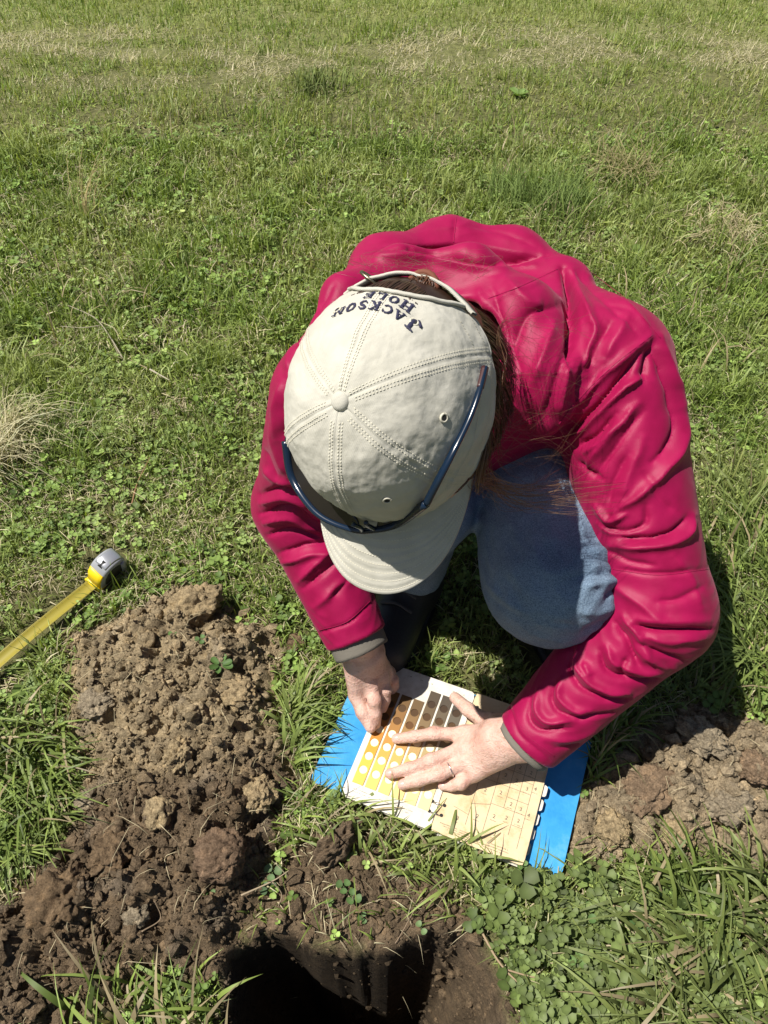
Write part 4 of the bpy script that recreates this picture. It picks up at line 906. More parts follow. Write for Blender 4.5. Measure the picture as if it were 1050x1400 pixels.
V, Fq = tube(np.array([case_pt(.022, -.026, 0), case_pt(.036, -.026, 0), case_pt(.040, -.024, 0)]), .0168, 14, .35, up2); mesh_obj('blade_mouth', V, Fq, MTY, tape)
V, Fq = tube(np.array([case_pt(.0335, -.020, 0), case_pt(.031, .004, 0), case_pt(.024, .018, 0)]), .0150, 12, .22, fw); mesh_obj('front_panel', V, Fq, MTY, tape)
V, Fq = tube(np.array([case_pt(-.020, .020, -.02), case_pt(-.022, -.010, -.022), case_pt(-.018, -.024, -.02)]), .004, 8, .4, side); mesh_obj('belt_clip', V, Fq, MTG, tape)
# curved steel blade
st0 = case_pt(.036, -.026, 0); far_ = TZ(-120, 1008, .030); P_ = smooth_path([st0, st0 * .66 + far_ * .34 + (0, 0, .004), st0 * .33 + far_ * .67 + (0, 0, .002), far_], 60)
T_ = nrm(P_[-1] - P_[0]); s2 = nrm(np.cross(T_, (0, 0, 1.)) + np.array([0, 0, .12])); u2 = np.cross(s2, T_); u2 = u2 if u2[2] > 0 else -u2
V = np.array([p + s2 * .0108 * w_ + u2 * .0040 * (w_ * w_) for p in P_ for w_ in np.linspace(-1, 1, 9)])
i = np.arange(59)[:, None] * 9; j = np.arange(8)[None]; Q = np.stack([i + j, i + j + 1, i + j + 10, i + j + 9], -1).reshape(-1, 4)
MBl = mat('yellow_steel_blade', (.28, .235, .03), .45); bl = mesh_obj('blade', V, Q, MBl, tape); m_ = bl.modifiers.new('t', 'SOLIDIFY'); m_.thickness = .0006
tk = []
for k in range(150):
    t = k / 150 * 59; a = int(t); p = P_[a] + (P_[min(a + 1, 59)] - P_[a]) * (t - a); ln = .45 if k % 10 == 0 else (.28 if k % 5 == 0 else .16)
    for s_ in (-1, 1):
        w0, w1 = s_, s_ * (1 - ln); c = [p + s2 * .0108 * w_ + u2 * (.0040 * w_ * w_ + .0005) for w_ in (w0, w1)]
        tk.append((np.array([c[0] - T_ * .00018, c[1] - T_ * .00018, c[1] + T_ * .00018, c[0] + T_ * .00018]), [np.array([[0, 1, 2, 3]])]))
V, Fq = join_parts(tk); tag(mesh_obj('tick_marks', V, Fq, MInk, bl, smooth=False), kind='stuff')
# ------------------------------------------------------------------ soil crumbs and clods
def ico(sub=1):
    t = (1 + 5 ** .5) / 2
    V = np.array([(-1, t, 0), (1, t, 0), (-1, -t, 0), (1, -t, 0), (0, -1, t), (0, 1, t), (0, -1, -t), (0, 1, -t), (t, 0, -1), (t, 0, 1), (-t, 0, -1), (-t, 0, 1)], float)
    T_ = np.array([(0, 11, 5), (0, 5, 1), (0, 1, 7), (0, 7, 10), (0, 10, 11), (1, 5, 9), (5, 11, 4), (11, 10, 2), (10, 7, 6), (7, 1, 8), (3, 9, 4), (3, 4, 2), (3, 2, 6), (3, 6, 8), (3, 8, 9), (4, 9, 5), (2, 4, 11), (6, 2, 10), (8, 6, 7), (9, 8, 1)])
    V /= np.linalg.norm(V[0])
    for _ in range(sub):
        e = {}; V = list(map(tuple, V)); N = []
        def md(a, b):
            k = (min(a, b), max(a, b))
            if k not in e: m_ = np.add(V[a], V[b]); V.append(tuple(m_ / np.linalg.norm(m_))); e[k] = len(V) - 1
            return e[k]
        for a, b, c in T_: ab, bc_, ca = md(a, b), md(b, c), md(c, a); N += [(a, ab, ca), (b, bc_, ab), (c, ca, bc_), (ab, bc_, ca)]
        V = np.array(V); T_ = np.array(N)
    return V, T_
def scatter(n, x0, x1, y0, y1, keep):
    out = []; got = 0
    while got < n:
        x, y = rng.uniform(x0, x1, 30000), rng.uniform(y0, y1, 30000); k = rng.random(30000) < keep(x, y); out.append(np.c_[x[k], y[k]]); got += k.sum()
    return np.concatenate(out)[:n]
def soil_w(x, y):
    a, b, c, d = masks(x, y)
    return np.clip(np.maximum(np.maximum(sstep(-.02, .01, a), sstep(-.02, .01, b)), np.maximum(sstep(-.02, .02, c) * .9, sstep(-.03, .0, d) * .8)), 0, 1) * ((d < .05) | (x > .075))
I0, T0 = ico(0)
NC = 19000
pc = scatter(NC, -.75, .75, .05, .92, lambda x, y: soil_w(x, y) * (.35 + .65 * sstep(-.3, .5, noise3(xyz(x * 18, y * 18, 31.)))))
rad = np.clip(.0016 * np.exp(rng.normal(size=NC) * .68), .0009, .011)
zc = height(pc[:, 0], pc[:, 1]); R3 = rng.normal(size=(NC, 3, 3)); R3, _ = np.linalg.qr(R3)
shp_ = I0[None] * (1 + rng.normal(size=(NC, 12, 1)) * .16); sc = rad[:, None] * rng.uniform(.65, 1.3, (NC, 3))
V = np.einsum('nvi,nij->nvj', shp_ * sc[:, None], R3) + np.c_[pc, zc + rad * .35][:, None]
base = soil_colour(pc[:, 0], pc[:, 1]) * rng.uniform(.75, 1.3, (NC, 1)); _ip = masks(pc[:, 0], pc[:, 1])[3] > 0; base[_ip] *= (.34 + .6 * sstep(.05, .09, pc[_ip, 0]))[:, None]  # crumbs in the pit darkened alike: damp and shade put into their colour
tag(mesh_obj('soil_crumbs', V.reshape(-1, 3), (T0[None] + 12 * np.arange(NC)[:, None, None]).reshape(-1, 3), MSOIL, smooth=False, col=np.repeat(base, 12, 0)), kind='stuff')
I3a, T3a = ico(3); I3b, T3b = ico(4); CL = []
def clod(px, py, r, label, colr, flat=.7, seed=0, name='soil_clod', lump=.35, group=None, ex=(1, 1)):
    q = PZ(px, py, .05); q[2] = height(np.array([q[0]]), np.array([q[1]]))[0]
    q2 = PZ(px, py, q[2] + r * .35); z = height(np.array([q2[0]]), np.array([q2[1]]))[0]
    I3, T3 = (I3b, T3b) if r > .019 else (I3a, T3a)
    P_ = (I3 * 1.7 + seed * 3.7).astype(np.float32); n_ = fbm(P_, 5, .62); rg_ = 1 - 2 * np.abs(fbm(P_ * 1.6 + 9, 3))
    s = 1 + lump * n_ + .13 * rg_; V = I3 * s[:, None] * r * np.array([ex[0], ex[1], flat]); a = seed * 1.3; c_, s_ = math.cos(a), math.sin(a)
    V = V @ np.array([[c_, s_, 0], [-s_, c_, 0], [0, 0, 1]]) ; V[:, 2] = np.maximum(V[:, 2], -r * .45)
    cl = np.array(colr) * (1 + .35 * fbm(P_ * 2.5, 3))[:, None]
    o = mesh_obj(name, V, T3, MSOIL, col=np.clip(cl, .02, .6)); o.location = (q2[0], q2[1], z + r * flat * .30)
    CL.append((q2[0], q2[1], label)); return tag(o, label, 'clod', group)
TAN, BRN, GRY = (.36, .28, .165), (.17, .118, .070), (.30, .25, .175)
clod(242, 1032, .021, 'tan angular soil clod casting a shadow in the middle of the large heap', TAN, .9, 1, ex=(1.1, .8))
clod(297, 1163, .030, 'smooth rounded reddish brown clod low on the right side of the large heap', (.19, .130, .085), .8, 2, lump=.18)
clod(183, 1248, .014, 'small grey crumbly clod on the dark lower part of the large heap', GRY, .8, 3)
clod(262, 822, .030, 'tall tan clod crowning the far tip of the large heap', TAN, .9, 4, ex=(1.0, 1.3))
clod(115, 1092, .014, 'grey clod on the grass-side edge of the large heap', GRY, .7, 5)
clod(350, 1085, .022, 'yellowish clod on the side of the large heap nearest the book', TAN, .8, 6)
clod(320, 945, .024, 'broad tan clod below the grass sprouts on the large heap', TAN, .6, 7, ex=(1.3, 1))
clod(130, 960, .022, 'grey-brown clod at the left shoulder of the large heap', GRY, .6, 8)
clod(460, 1160, .027, 'upright brown soil slab standing between the heap and the book', (.165, .120, .078), 1.3, 9, ex=(.55, 1.15))
clod(405, 880, .016, 'small brown clod alone in the grass below the sleeve', BRN, .6, 10)
clod(80, 1225, .034, 'large dark brown clod at the shadowed left end of the large heap', BRN, .8, 11)
clod(215, 1110, .018, 'pale clod beside the dark hollow of the large heap', TAN, .7, 12)
clod(150, 1165, .024, 'dark clod above the hollow of the large heap', BRN, .7, 13)
clod(960, 1005, .024, 'grey cracked slab at the top of the small heap by the elbow', GRY, .6, 14, ex=(1.4, .9))
clod(890, 1075, .026, 'brown fissured slab in the middle of the small heap', (.24, .17, .11), .5, 15, ex=(1.4, 1))
clod(840, 1130, .021, 'yellowish clod at the cover-side corner of the small heap', TAN, .6, 16)
clod(1000, 1100, .023, 'greyish broken slab on the outer side of the small heap', GRY, .5, 17, ex=(1.3, .9))
clod(930, 1140, .019, 'ochre clod at the near edge of the small heap', TAN, .55, 18)
clod(1035, 1050, .02, 'brown clod at the outer rim of the small heap', (.24, .17, .11), .6, 19)
ICO2 = ico(2)
MASKP = lambda x, y: masks(np.array([x]), np.array([y]))[3][0] > -.01
LM = ['angular tan clod', 'smooth rounded clod', 'small grey crumbly clod', 'tall clod at the far tip', 'grey edge clod', 'yellowish clod', 'broad tan clod', 'grey-brown shoulder clod', 'upright slab', 'lone brown clod', 'large dark brown clod', 'pale clod', 'dark clod above the hollow', 'grey cracked slab', 'brown fissured slab', 'yellowish corner clod', 'greyish broken slab', 'ochre clod', 'brown rim clod']
USED = set()
for k in range(90):
    x, y = scatter(1, -.70, .66, .08, .90, soil_w)[0]; r = .005 + .010 * rnd.random() ** 2; z = float(height(np.array([x]), np.array([y]))[0]); c_ = soil_colour(np.array([x]), np.array([y]))[0] * rnd.uniform(.85, 1.25)
    if MASKP(x, y): continue
    Vi, Ti = ICO2; nn = fbm((Vi * 1.6 + k * 2.3).astype(np.float32), 4, .6); V = Vi * (1 + .4 * nn)[:, None] * r * np.array([rnd.uniform(.8, 1.3), rnd.uniform(.8, 1.3), rnd.uniform(.6, .9)])
    o = mesh_obj('soil_lump', V, Ti, MSOIL, col=np.tile(np.clip(c_, .03, .5), (len(V), 1))); o.location = (x, y, z + r * .35)
    dd, lx, ly, lb = min((math.hypot(x - c[0], y - c[1]), c[0], c[1], c[2]) for c in CL); dx, dy = x - lx, y - ly
    sd0 = ('book side' if (dx > 0) == (x < .2) else ('tape measure side' if x < .2 else 'outer side')) if abs(dx) > abs(dy) else ('far side' if dy > 0 else 'near side')
    lab = ('small' if r < .0075 else 'larger') + ' lump on the ' + sd0 + ' of the ' + LM[[c[2] for c in CL].index(lb)]
    if lab in USED: bpy.data.objects.remove(o); continue
    USED.add(lab); tag(o, lab, 'soil lump', 'loose lumps on the soil heaps')
# ------------------------------------------------------------------ grass and herbs
ML = M_leaf('grass_blade', .30, .5, .35); MLe = M_leaf('herb_leaf', .28, .55, .30); MDry = M_leaf('dry_straw', .25, .7, .2)
COV = np.array([bk(np.array([[a, b, 0]]))[0][:2] for a, b in ((-.052, -.006), (.310, -.006), (.310, .206), (-.052, .208))])
TPE = np.array([TZ(100, 745, 0)[:2], TZ(185, 750, 0)[:2], TZ(175, 815, 0)[:2], TZ(140, 822, 0)[:2], TZ(-120, 1032, 0)[:2], TZ(-120, 985, 0)[:2], TZ(112, 790, 0)[:2]])
FEET = [(.285, .61, .07), (.02, .66, .07)]
def grass_keep(x, y):
    w_ = 1 - soil_w(x, y); c = sd_poly(x, y, COV); w_ = w_ * (c < -.004) * (sd_poly(x, y, TPE) < .008) * (masks(x, y)[3] < -.008)
    for fx, fy, fr in FEET: w_ = w_ * (np.hypot(x - fx, y - fy) > fr)
    return w_
def blades(P_, L_, W_, lean, az, cb, ct, segs=2, curl=1.3):
    """P_ roots (n,2); returns V, faces, colours"""
    n = len(P_); z = height(P_[:, 0], P_[:, 1]); dx, dy = np.cos(az), np.sin(az); px_, py_ = -dy, dx; Vs = []; Cs = []
    tw = rng.normal(size=n) * .5
    for k in range(segs + 1):
        t = k / segs; a_ = lean * (.55 * t + .45 * t ** curl * 1.6); hx = L_ * t * np.sin(np.minimum(a_, 1.9)); hz = L_ * t * np.cos(np.minimum(a_, 1.62)) + .001
        cx, cy = P_[:, 0] + dx * hx, P_[:, 1] + dy * hx; w_ = W_ * (1 - t ** 2.2) * (.75 + .5 * t * (1 - t) * 2)
        cc_ = cb + (ct - cb) * t
        if k < segs:
            q = np.cos(tw * t); Vs += [np.c_[cx - px_ * w_ * q, cy - py_ * w_ * q, z + hz - w_ * np.sin(tw * t)], np.c_[cx + px_ * w_ * q, cy + py_ * w_ * q, z + hz + w_ * np.sin(tw * t)]]; Cs += [cc_, cc_]
        else: Vs.append(np.c_[cx, cy, z + hz]); Cs.append(cc_)
    m = 2 * segs + 1; V = np.stack(Vs, 1).reshape(-1, 3); C = np.stack(Cs, 1).reshape(-1, 3); o = (np.arange(n) * m)[:, None]
    Fl = [np.concatenate([o + np.array([[2 * k, 2 * k + 1, 2 * k + 3, 2 * k + 2]]) for k in range(segs - 1)])] if segs > 1 else []
    Fl.append(o + np.array([[2 * segs - 2, 2 * segs - 1, 2 * segs]])); return V, Fl, C
def patch(x, y, s, o_, a=0., b=.5): return sstep(a, b, fbm(xyz(x * s, y * s, o_), 3))
def far_dry(x, y):                       # the pale bands of dead grass farther out
    u = np.exp(-((y - 3.10 - .10 * np.sin(x * 2.2)) / .20) ** 2) * sstep(-.05, .35, fbm(xyz(x * 2.6, y * 5.5, 77.), 4) + .25 * sstep(-.3, .8, x) + .12)
    v = np.exp(-((y - 3.25) / .14) ** 2) * sstep(-.6, -1.0, x) * sstep(-.4, .2, fbm(xyz(x * 4, y * 7, 12.), 2))
    return np.clip(1.1 * u + v, 0, 1)
def green(n, x, y, val=1.):
    g1, g2, g3 = np.array([.10, .155, .032]), np.array([.30, .40, .09]), np.array([.40, .42, .17])
    t = rng.random((n, 1)); p_ = patch(x, y, 3.5, 8., -.4, .5)[:, None]; c = g1 * (1 - t) + g2 * t; c = c * (1 - .35 * p_) + g3 * .35 * p_
    return np.clip(c * (1 + .18 * rng.normal(size=(n, 1))) * val, .012, .5)
def field(n, x0, x1, y0, y1, lm, ls, wm, dry=.10, segs=2, extra=None, lean=(.5, .45), val=1.):
    def kp(x, y):
        inside = np.abs(x) < .30 + .46 * (y + .55) + .18
        d = inside * (.35 + .65 * patch(x, y, 9, 21., -.5, .2)); nr = (np.abs(x) < 1.1) & (y < 1.4); o = d.copy(); o[nr] = d[nr] * grass_keep(x[nr], y[nr]); return o
    P_ = scatter(n, x0, x1, y0, y1, kp); x, y = P_[:, 0], P_[:, 1]
    tall = patch(x, y, 5, 55., -.1, .5); L_ = lm * (.65 + .6 * tall) * np.exp(np.clip(rng.normal(size=n), -2, 2) * ls); W_ = wm * np.exp(rng.normal(size=n) * .25)
    az = rng.uniform(0, 6.283, n); ln = np.abs(rng.normal(size=n) * lean[1] + lean[0])
    d = rng.random(n) < np.clip(dry * (.4 + 2.2 * patch(x, y, 6, 3., .0, .5)) + 1.0 * far_dry(x, y), 0, 1)
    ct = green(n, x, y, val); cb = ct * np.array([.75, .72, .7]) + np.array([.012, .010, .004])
    st = np.array([.62, .56, .36]) * rng.uniform(.6, 1.25, (n, 1)); ct[d] = st[d]; cb[d] = st[d] * .8; ln[d] = np.minimum(ln[d] + .5, 1.5); W_[d] *= .7
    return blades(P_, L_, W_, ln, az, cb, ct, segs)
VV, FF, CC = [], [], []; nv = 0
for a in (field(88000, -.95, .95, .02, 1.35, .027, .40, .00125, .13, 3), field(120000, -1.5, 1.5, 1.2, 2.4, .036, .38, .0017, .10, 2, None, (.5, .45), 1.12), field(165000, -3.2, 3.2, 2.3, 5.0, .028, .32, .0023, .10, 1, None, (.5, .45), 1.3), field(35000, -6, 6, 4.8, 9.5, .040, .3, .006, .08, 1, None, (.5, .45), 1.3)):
    V, Fl, C = a; VV.append(V); CC.append(C); FF += [f_ + nv for f_ in Fl]; nv += len(V)
by = {}
for f_ in FF: by.setdefault(f_.shape[1], []).append(f_)
tag(mesh_obj('meadow_grass', np.concatenate(VV), [np.concatenate(v) for v in by.values()], ML, col=np.concatenate(CC)), kind='stuff')
# low broad leaves: clover, dandelion and small weeds, as three-leaved sprigs and rosettes
LT = np.array([(0, 0, 0), (-.42, .38, .10), (-.46, .75, .13), (0, .92, .02), (.46, .75, .13), (.42, .38, .10), (0, .5, -.03)])
LTF = np.array([(0, 6, 1), (1, 6, 2), (2, 6, 3), (3, 6, 4), (4, 6, 5), (5, 6, 0)])
def leaves(P3, size, az, tilt, c, wdt=1.):
    n = len(P3); v = LT[None] * size[:, None, None]; v = v * np.array([1, 1, 1.]) ; v[:, :, 0] *= np.broadcast_to(wdt, (n,))[:, None]
    ct_, st_ = np.cos(tilt)[:, None], np.sin(tilt)[:, None]; y = v[:, :, 1] * ct_ - v[:, :, 2] * st_; z = v[:, :, 1] * st_ + v[:, :, 2] * ct_; x = v[:, :, 0]
    ca, sa = np.cos(az)[:, None], np.sin(az)[:, None]; X_ = x * ca - y * sa; Y_ = x * sa + y * ca
    V = np.stack([X_, Y_, z], -1) + P3[:, None]; C = np.repeat(c[:, None], 7, 1); C[:, 6] *= 1.25; C[:, 0] *= .8
    return V.reshape(-1, 3), (LTF[None] + 7 * np.arange(n)[:, None, None]).reshape(-1, 3), C.reshape(-1, 3)
def sprigs(n, x0, x1, y0, y1, keep, sz, hh):
    P_ = scatter(n, x0, x1, y0, y1, keep); z = height(P_[:, 0], P_[:, 1]); h_ = np.abs(rng.normal(size=n)) * hh * .5 + hh * .55; out = []
    s0 = sz * np.exp(rng.normal(size=n) * .28); a0 = rng.uniform(0, 6.28, n); col_ = green(n, P_[:, 0], P_[:, 1], 1.0) * np.array([.88, .95, 1.0]); off = rng.normal(size=(n, 2)) * .35 * h_[:, None]
    for k in range(3):
        out.append(leaves(np.c_[P_ + off, z + h_], s0 * rng.uniform(.85, 1.1, n), a0 + k * 2.094 + rng.normal(size=n) * .15, rng.normal(size=n) * .35 + .12, col_ * rng.uniform(.85, 1.15, (n, 1))))
    return out
def kk(dn, s=6, o_=90.):
    def f(x, y):
        inside = np.abs(x) < .30 + .46 * (y + .55) + .12; d = inside * (.12 + .88 * patch(x, y, s, o_, dn, dn + .4)); nr = (np.abs(x) < 1.1) & (y < 1.4); o = d.copy(); o[nr] = d[nr] * grass_keep(x[nr], y[nr]); return o
    return f
def dense(x, y): return grass_keep(x, y) * sstep(-.02, .03, sd_poly(x, y, CLO) + edge_noise(x, y))
CLO = zp([(650, 1195), (770, 1205), (900, 1185), (1000, 1230), (1030, 1330), (960, 1480), (720, 1480), (700, 1390), (680, 1300), (640, 1240)])
parts_ = sprigs(7500, -.95, .95, .02, 1.35, kk(-.3), .0070, .014) + sprigs(4500, -1.5, 1.5, 1.25, 2.5, kk(-.2), .0080, .018) + [(a_, b_, c_ * .55) for a_, b_, c_ in sprigs(1000, .05, .6, .02, .35, dense, .0092, .022)]
V = np.concatenate([p[0] for p in parts_]); C = np.concatenate([p[2] for p in parts_]); n0 = 0; Fq = []
for p in parts_: Fq.append(p[1] + n0); n0 += len(p[0])
tag(mesh_obj('clover_and_weeds', V, np.concatenate(Fq), MLe, col=C), kind='stuff')
# long coarse blades at the near right and by the book, short straw litter everywhere
def coarse(n, x0, x1, y0, y1, kp, lm, wm, az0, azs, cmul=1., dry=.12, lean=(.9, .35)):
    P_ = scatter(n, x0, x1, y0, y1, kp); x, y = P_[:, 0], P_[:, 1]; az = az0 + rng.normal(size=n) * azs; ct = green(n, x, y) * cmul * .8; d = rng.random(n) < dry; ct[d] = np.array([.38, .31, .18]) * rng.uniform(.6, 1.2, (d.sum(), 1))
    return blades(P_, lm * np.exp(np.clip(rng.normal(size=n), -2, 1.3) * .35), wm * np.exp(np.clip(rng.normal(size=n), -2, 1.5) * .3), np.abs(rng.normal(size=n) * lean[1] + lean[0]), az, ct * .85, ct, 5)
def near_poly(pl): Pz = zp(pl); return lambda x, y: grass_keep(x, y) * in_poly(x, y, Pz)
out = [coarse(420, .2, .7, .02, .35, near_poly([(880, 1190), (1060, 1180), (1100, 1480), (800, 1480), (850, 1300)]), .080, .0024, 2.6, .9, .75),
       coarse(150, -.2, .4, .1, .45, lambda x, y: in_poly(x, y, zp([(400, 1090), (470, 1100), (600, 1145), (700, 1190), (640, 1230), (500, 1190), (395, 1160)])) * (sd_poly(x, y, COV) < -.004) * .9, .050, .0020, 1.2, 1.6, 1.15),
       coarse(130, -.3, .0, .3, .6, near_poly([(350, 985), (420, 940), (415, 1040), (390, 1080), (360, 1030)]), .060, .0020, .8, .7, 1.2),
       coarse(70, -.5, -.1, .02, .3, lambda x, y: in_poly(x, y, zp([(90, 1385), (180, 1345), (320, 1355), (320, 1480), (80, 1480)])) * 1., .075, .0026, 2.2, .8, 1.1, .35),
       coarse(420, -.8, -.2, .3, .75, near_poly([(-40, 960), (100, 1000), (110, 1130), (0, 1230), (-80, 1200)]), .075, .0018, 5.4, 1.0, .95, .12),
       coarse(500, .3, .9, .45, 1.0, near_poly([(970, 640), (1060, 680), (1100, 980), (960, 985), (900, 960)]), .085, .0018, 1.9, .8, .95, .10),
       coarse(120, .2, .6, .4, .6, near_poly([(790, 1010), (870, 985), (840, 1060), (800, 1110)]), .06, .0020, .8, 1., 1.1, .2),
       coarse(1800, -1, 1, .9, 2.6, lambda x, y: grass_keep(x, y) * patch(x, y, 4, 66., .1, .5), .075, .0014, 1.5, 1.6, 1.05, .25, (.6, .3))]
V, FF, C, nv = [], {}, [], 0
for a in out:
    V.append(a[0]); C.append(a[2])
    for f_ in a[1]: FF.setdefault(f_.shape[1], []).append(f_ + nv)
    nv += len(a[0])
tag(mesh_obj('coarse_grass', np.concatenate(V), [np.concatenate(v) for v in FF.values()], ML, col=np.concatenate(C)), kind='stuff')
def litter(n, x0, x1, y0, y1, kp, lm=.022, wm=.0007):
    P_ = scatter(n, x0, x1, y0, y1, kp); ct = np.array([.52, .45, .29]) * rng.uniform(.5, 1.2, (n, 1)); return blades(P_, lm * np.exp(rng.normal(size=n) * .4), wm * np.ones(n), np.full(n, 1.45) + rng.normal(size=n) * .12, rng.uniform(0, 6.28, n), ct, ct, 3)
def bare(x, y): return soil_w(x, y) * .6
out = [litter(300, .1, .6, .0, .35, dense, .03, .0010), litter(15000, -.95, .95, .02, 1.3, lambda x, y: grass_keep(x, y) * (.1 + .9 * patch(x, y, 7, 3., .0, .4))), litter(260, -.7, .7, .05, .9, bare, .03, .0004), litter(7000, -1.5, 1.5, 1.2, 2.5, lambda x, y: .1 + .9 * patch(x, y, 5, 3., .05, .4), .026, .0010)]
V, FF, C, nv = [], {}, [], 0
for a in out:
    V.append(a[0]); C.append(a[2])
    for f_ in a[1]: FF.setdefault(f_.shape[1], []).append(f_ + nv)
    nv += len(a[0])
Vn = np.concatenate(V); tag(mesh_obj('straw_litter', Vn, [np.concatenate(v) for v in FF.values()], MDry, col=np.concatenate(C)), kind='stuff')
# ------------------------------------------------------------------ single plants and dry stalks
def one_leaf(name, base, size, az, tilt, c, par, wdt=1.):
    V, Fq, C = leaves(np.array([base]), np.array([size]), np.array([az]), np.array([tilt]), np.array([c]), wdt)
    nn = V.copy(); o = mesh_obj(name, nn, Fq, MLe, par, smooth=True, col=C); s_ = o.modifiers.new('s', 'SUBSURF'); s_.levels = 1; s_.render_levels = 1; return o
def gz(px, py, z0=0.):
    q = PZ(px, py, z0); z = float(height(np.array([q[0]]), np.array([q[1]]))[0]); q = PZ(px, py, z + z0); q[2] = float(height(np.array([q[0]]), np.array([q[1]]))[0]); return q
def clover(px, py, s, h_, label, c=(.085, .15, .045), n=3, ns=1):
    b = gz(px, py, h_); r_ = empty('clover_sprig', b, label, 'clover', None)
    for k in range(ns):
        off = np.array([rnd.uniform(-1, 1), rnd.uniform(-1, 1), 0]) * s * (1.1 if k else 0); top = b + off + np.array([0, 0, h_ * rnd.uniform(.8, 1.1)]); a0 = rnd.uniform(0, 6)
        V, Fq = tube(smooth_path([b, (b + top) / 2 + off * .3, top], 8), .0007, 5); mesh_obj('stem', V, Fq, MLe, r_, col=np.tile((.12, .17, .06), (len(V), 1)))
        for j in range(n): one_leaf('leaflet', top, s * rnd.uniform(.9, 1.1), a0 + j * 6.283 / n + rnd.uniform(-.2, .2), rnd.uniform(-.15, .35), np.array(c) * rnd.uniform(.85, 1.2), r_)
clover(716, 1186, .0105, .022, 'small clover sprig standing against the near corner of the blue cover', (.11, .19, .05))
clover(372, 1192, .014, .018, 'pale green round-leaved sprig at the edge of the large heap', (.12, .19, .08))
clover(366, 1212, .013, .012, 'grey-green sprig just below the pale round-leaved one', (.09, .15, .07))
clover(283, 1216, .009, .006, 'single tiny green sprig on the brown part of the large heap', (.10, .18, .05), 2)
clover(237, 866, .010, .012, 'green seedling high on the tan part of the large heap', (.08, .15, .04), 2)
clover(278, 884, .010, .012, 'second green seedling on the tan heap, nearer the sleeve', (.08, .15, .04), 3)
clover(470, 1212, .012, .014, 'clover sprig on the brown soil between pit and book', (.09, .16, .05), 3, 2)
clover(576, 1268, .011, .008, 'lone round leaf pair at the lip of the pit', (.13, .20, .08), 2)
clover(496, 1255, .009, .010, 'small sprig hanging over the far lip of the pit', (.09, .16, .05))
clover(455, 1090, .013, .016, 'light green rosette beside the corner of the blue cover', (.16, .24, .10), 6)
clover(818, 1228, .016, .02, 'broad-leaved clover in front of the small heap', (.09, .16, .05), 3, 2)
clover(872, 1258, .020, .022, 'largest striped clover leaf among the grass at lower right', (.07, .13, .045), 3, 1)
clover(768, 1268, .015, .024, 'round clover leaf lit brightly in the clover patch', (.13, .21, .06), 3, 1)
clover(790, 1312, .014, .024, 'bright round clover leaf lower in the clover patch', (.12, .20, .06), 3, 1)
clover(985, 955, .016, .02, 'bright green leafy sprig beside the elbow shadow', (.13, .21, .05), 4, 2)
def plantain(px, py, n, s, label, c=(.10, .17, .045)):
    b = gz(px, py, .005); r_ = empty('broadleaf_weed', b, label, 'weed')
    for k in range(n): one_leaf('leaf', b + (0, 0, .003), s * rnd.uniform(.75, 1.15), k * 6.283 / n + rnd.uniform(-.3, .3), rnd.uniform(.1, .6), np.array(c) * rnd.uniform(.8, 1.2), r_, .55)
plantain(600, 905, 5, .030, 'broad-leaved weed just above the top corner of the page', (.12, .20, .05))
plantain(540, 900, 5, .026, 'pale weed rosette in the shade beside the hand')
plantain(300, 905, 6, .022, 'tuft of green weed leaves sprouting on the large heap', (.08, .15, .04))
plantain(395, 1000, 6, .030, 'weed rosette between the large heap and the blue cover', (.12, .20, .055))
plantain(710, 130, 9, .045, 'round clump of darker weed far out in the meadow', (.17, .26, .07))
plantain(700, 1240, 5, .024, 'weed rosette below the near corner of the book')
def stalk(pts, r, label, c=(.42, .34, .20), forks=()):
    P_ = [gz(x, y, z) + (0, 0, z) for x, y, z in pts]; path = smooth_path(P_, 24); V, Fq = tube(path, r * np.linspace(1.1, .5, 24), 6)
    o = tag(mesh_obj('dry_stalk', V, Fq, MDry, col=np.tile(c, (len(V), 1))), label, 'dry stalk')
    for f_ in forks:
        V, Fq = tube(smooth_path([gz(x, y, z) + (0, 0, z) for x, y, z in f_], 14), r * np.linspace(.8, .4, 14), 5); mesh_obj('side_stem', V, Fq, MDry, o, col=np.tile(c, (len(V), 1)))
stalk([(168, 490, .02), (150, 460, .04), (130, 435, .045), (95, 418, .045)], .0018, 'pale forked dry stalk lying in the grass left of the cap', (.40, .36, .26), [[(138, 445, .04), (112, 448, .045), (83, 446, .04)]])
stalk([(200, 503, .02), (178, 492, .03)], .0012, 'short pale straw beside the forked dry stalk')
stalk([(652, 1262, .015), (690, 1325, .018), (760, 1385, .02)], .0016, 'long dry stem lying along the lip of the pit', (.40, .30, .19), [[(690, 1325, .018), (730, 1336, .02), (752, 1335, .02)]])
stalk([(838, 1238, .03), (872, 1248, .04), (905, 1262, .035)], .0014, 'thin straw crossing the clover near the small heap')
stalk([(935, 1140, .006), (960, 1126, .016), (985, 1118, .020)], .0016, 'dry twig lying across the small heap', (.36, .26, .18), [[(975, 1121, .018), (990, 1129, .01)]])
stalk([(985, 1192, .02), (1015, 1196, .03), (1045, 1192, .03)], .0018, 'curved straw at the near side of the small heap')
stalk([(70, 330, .01), (88, 395, .03)], .001, 'tiny straw standing in the far grass')
stalk([(180, 690, .02), (188, 660, .02), (205, 625, .03)], .0014, 'reddish dry stem left of the sleeve', (.34, .20, .11))
stalk([(205, 505, .03), (232, 520, .03)], .002, 'short bleached chip of straw in the mid grass', (.5, .45, .35))
stalk([(540, 1290, .004), (575, 1302, .01), (640, 1340, .004)], .0006, 'hair-thin root hanging in the pit', (.30, .22, .15))
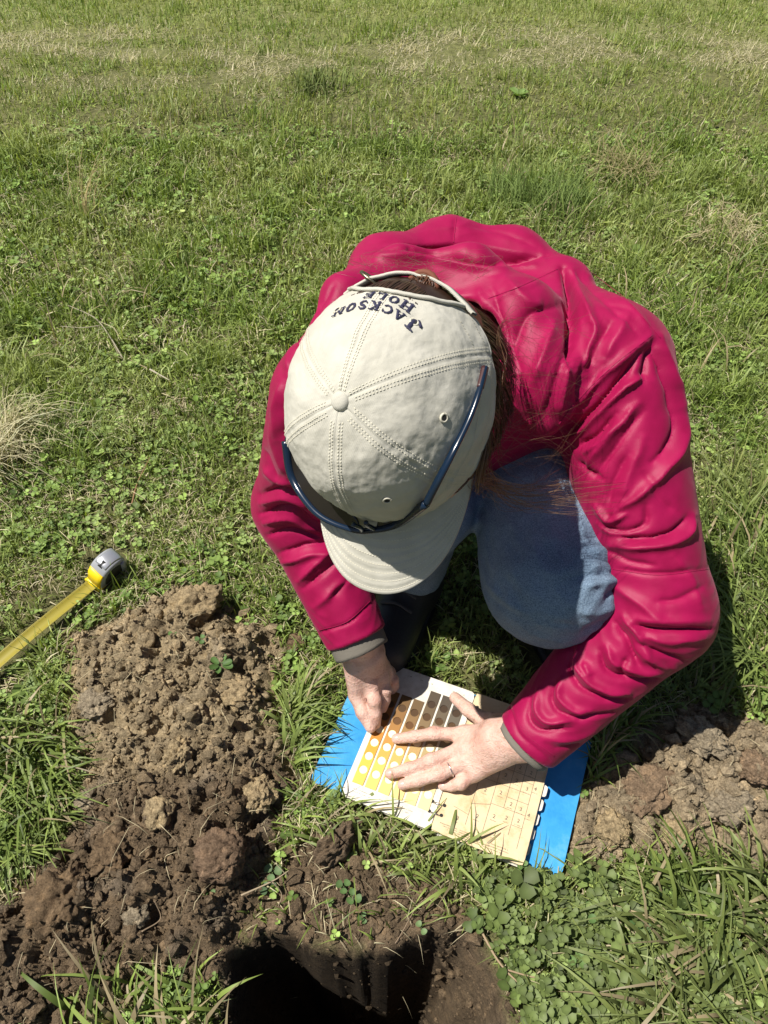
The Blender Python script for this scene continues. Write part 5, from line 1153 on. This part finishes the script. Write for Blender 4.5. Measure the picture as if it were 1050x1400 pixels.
stalk([(195, 1275, .006), (215, 1252, .014), (205, 1225, .014)], .0009, 'thin root curling out of the dark soil', (.32, .24, .16))
stalk([(330, 1225, .01), (372, 1205, .03), (395, 1190, .03)], .0012, 'dry stem bridging the edge of the large heap', (.40, .32, .22), [[(372, 1205, .03), (385, 1222, .015), (380, 1240, .01)]])
def tuft(px, py, n, L_, sp, az, azs, c, label, wd=.0011, lean=(.9, .4), cv=.2):
    b = gz(px, py, 0); P_ = b[:2] + rng.normal(size=(n, 2)) * sp; ct = np.array(c) * (1 + cv * rng.normal(size=(n, 1))); ct = np.clip(ct, .02, .6)
    V, Fl, C = blades(P_, L_ * np.exp(rng.normal(size=n) * .25), np.full(n, wd), np.abs(rng.normal(size=n) * lean[1] + lean[0]), az + rng.normal(size=n) * azs, ct * .85, ct, 5)
    return tag(mesh_obj('grass_tuft', V, Fl, MDry, col=C), label, 'grass tuft')
tuft(-14, 640, 240, .10, .035, .2, 1.3, (.48, .43, .28), 'bleached dead grass tuft at the left edge above the tape measure')
tuft(20, 600, 160, .10, .03, .3, 1.0, (.50, .46, .28), 'loose dead straw behind the bleached tuft')
tuft(122, 305, 26, .16, .012, 1.0, .35, (.36, .29, .14), 'tall tan grass stems bending right in the upper left meadow', .0009, (.5, .25))
tuft(760, 290, 260, .10, .05, 1.6, 1.2, (.18, .25, .07), 'taller green grass clump just beyond the raised back', .0013, (.5, .3))
tuft(700, 275, 200, .09, .05, 1.9, 1.2, (.18, .25, .07), 'green grass clump beyond the hood', .0013, (.5, .3))
tuft(985, 320, 260, .07, .05, 1.9, 2.0, (.50, .42, .26), 'patch of matted dead straw in the right meadow', .001, (1.3, .2))
tuft(430, 122, 120, .08, .05, 1.9, 2.0, (.15, .19, .06), 'darker low clump in the far meadow', .002, (.7, .3))
tuft(855, 240, 200, .10, .05, 1.9, 2.0, (.30, .26, .13), 'dull brown clump of old grass in the right middle distance', .0014, (1., .3))
tuft(1010, 905, 60, .11, .012, 3.3, .5, (.16, .21, .06), 'yellowish broad grass tuft lit beside the elbow shadow', .0022, (1.0, .2))
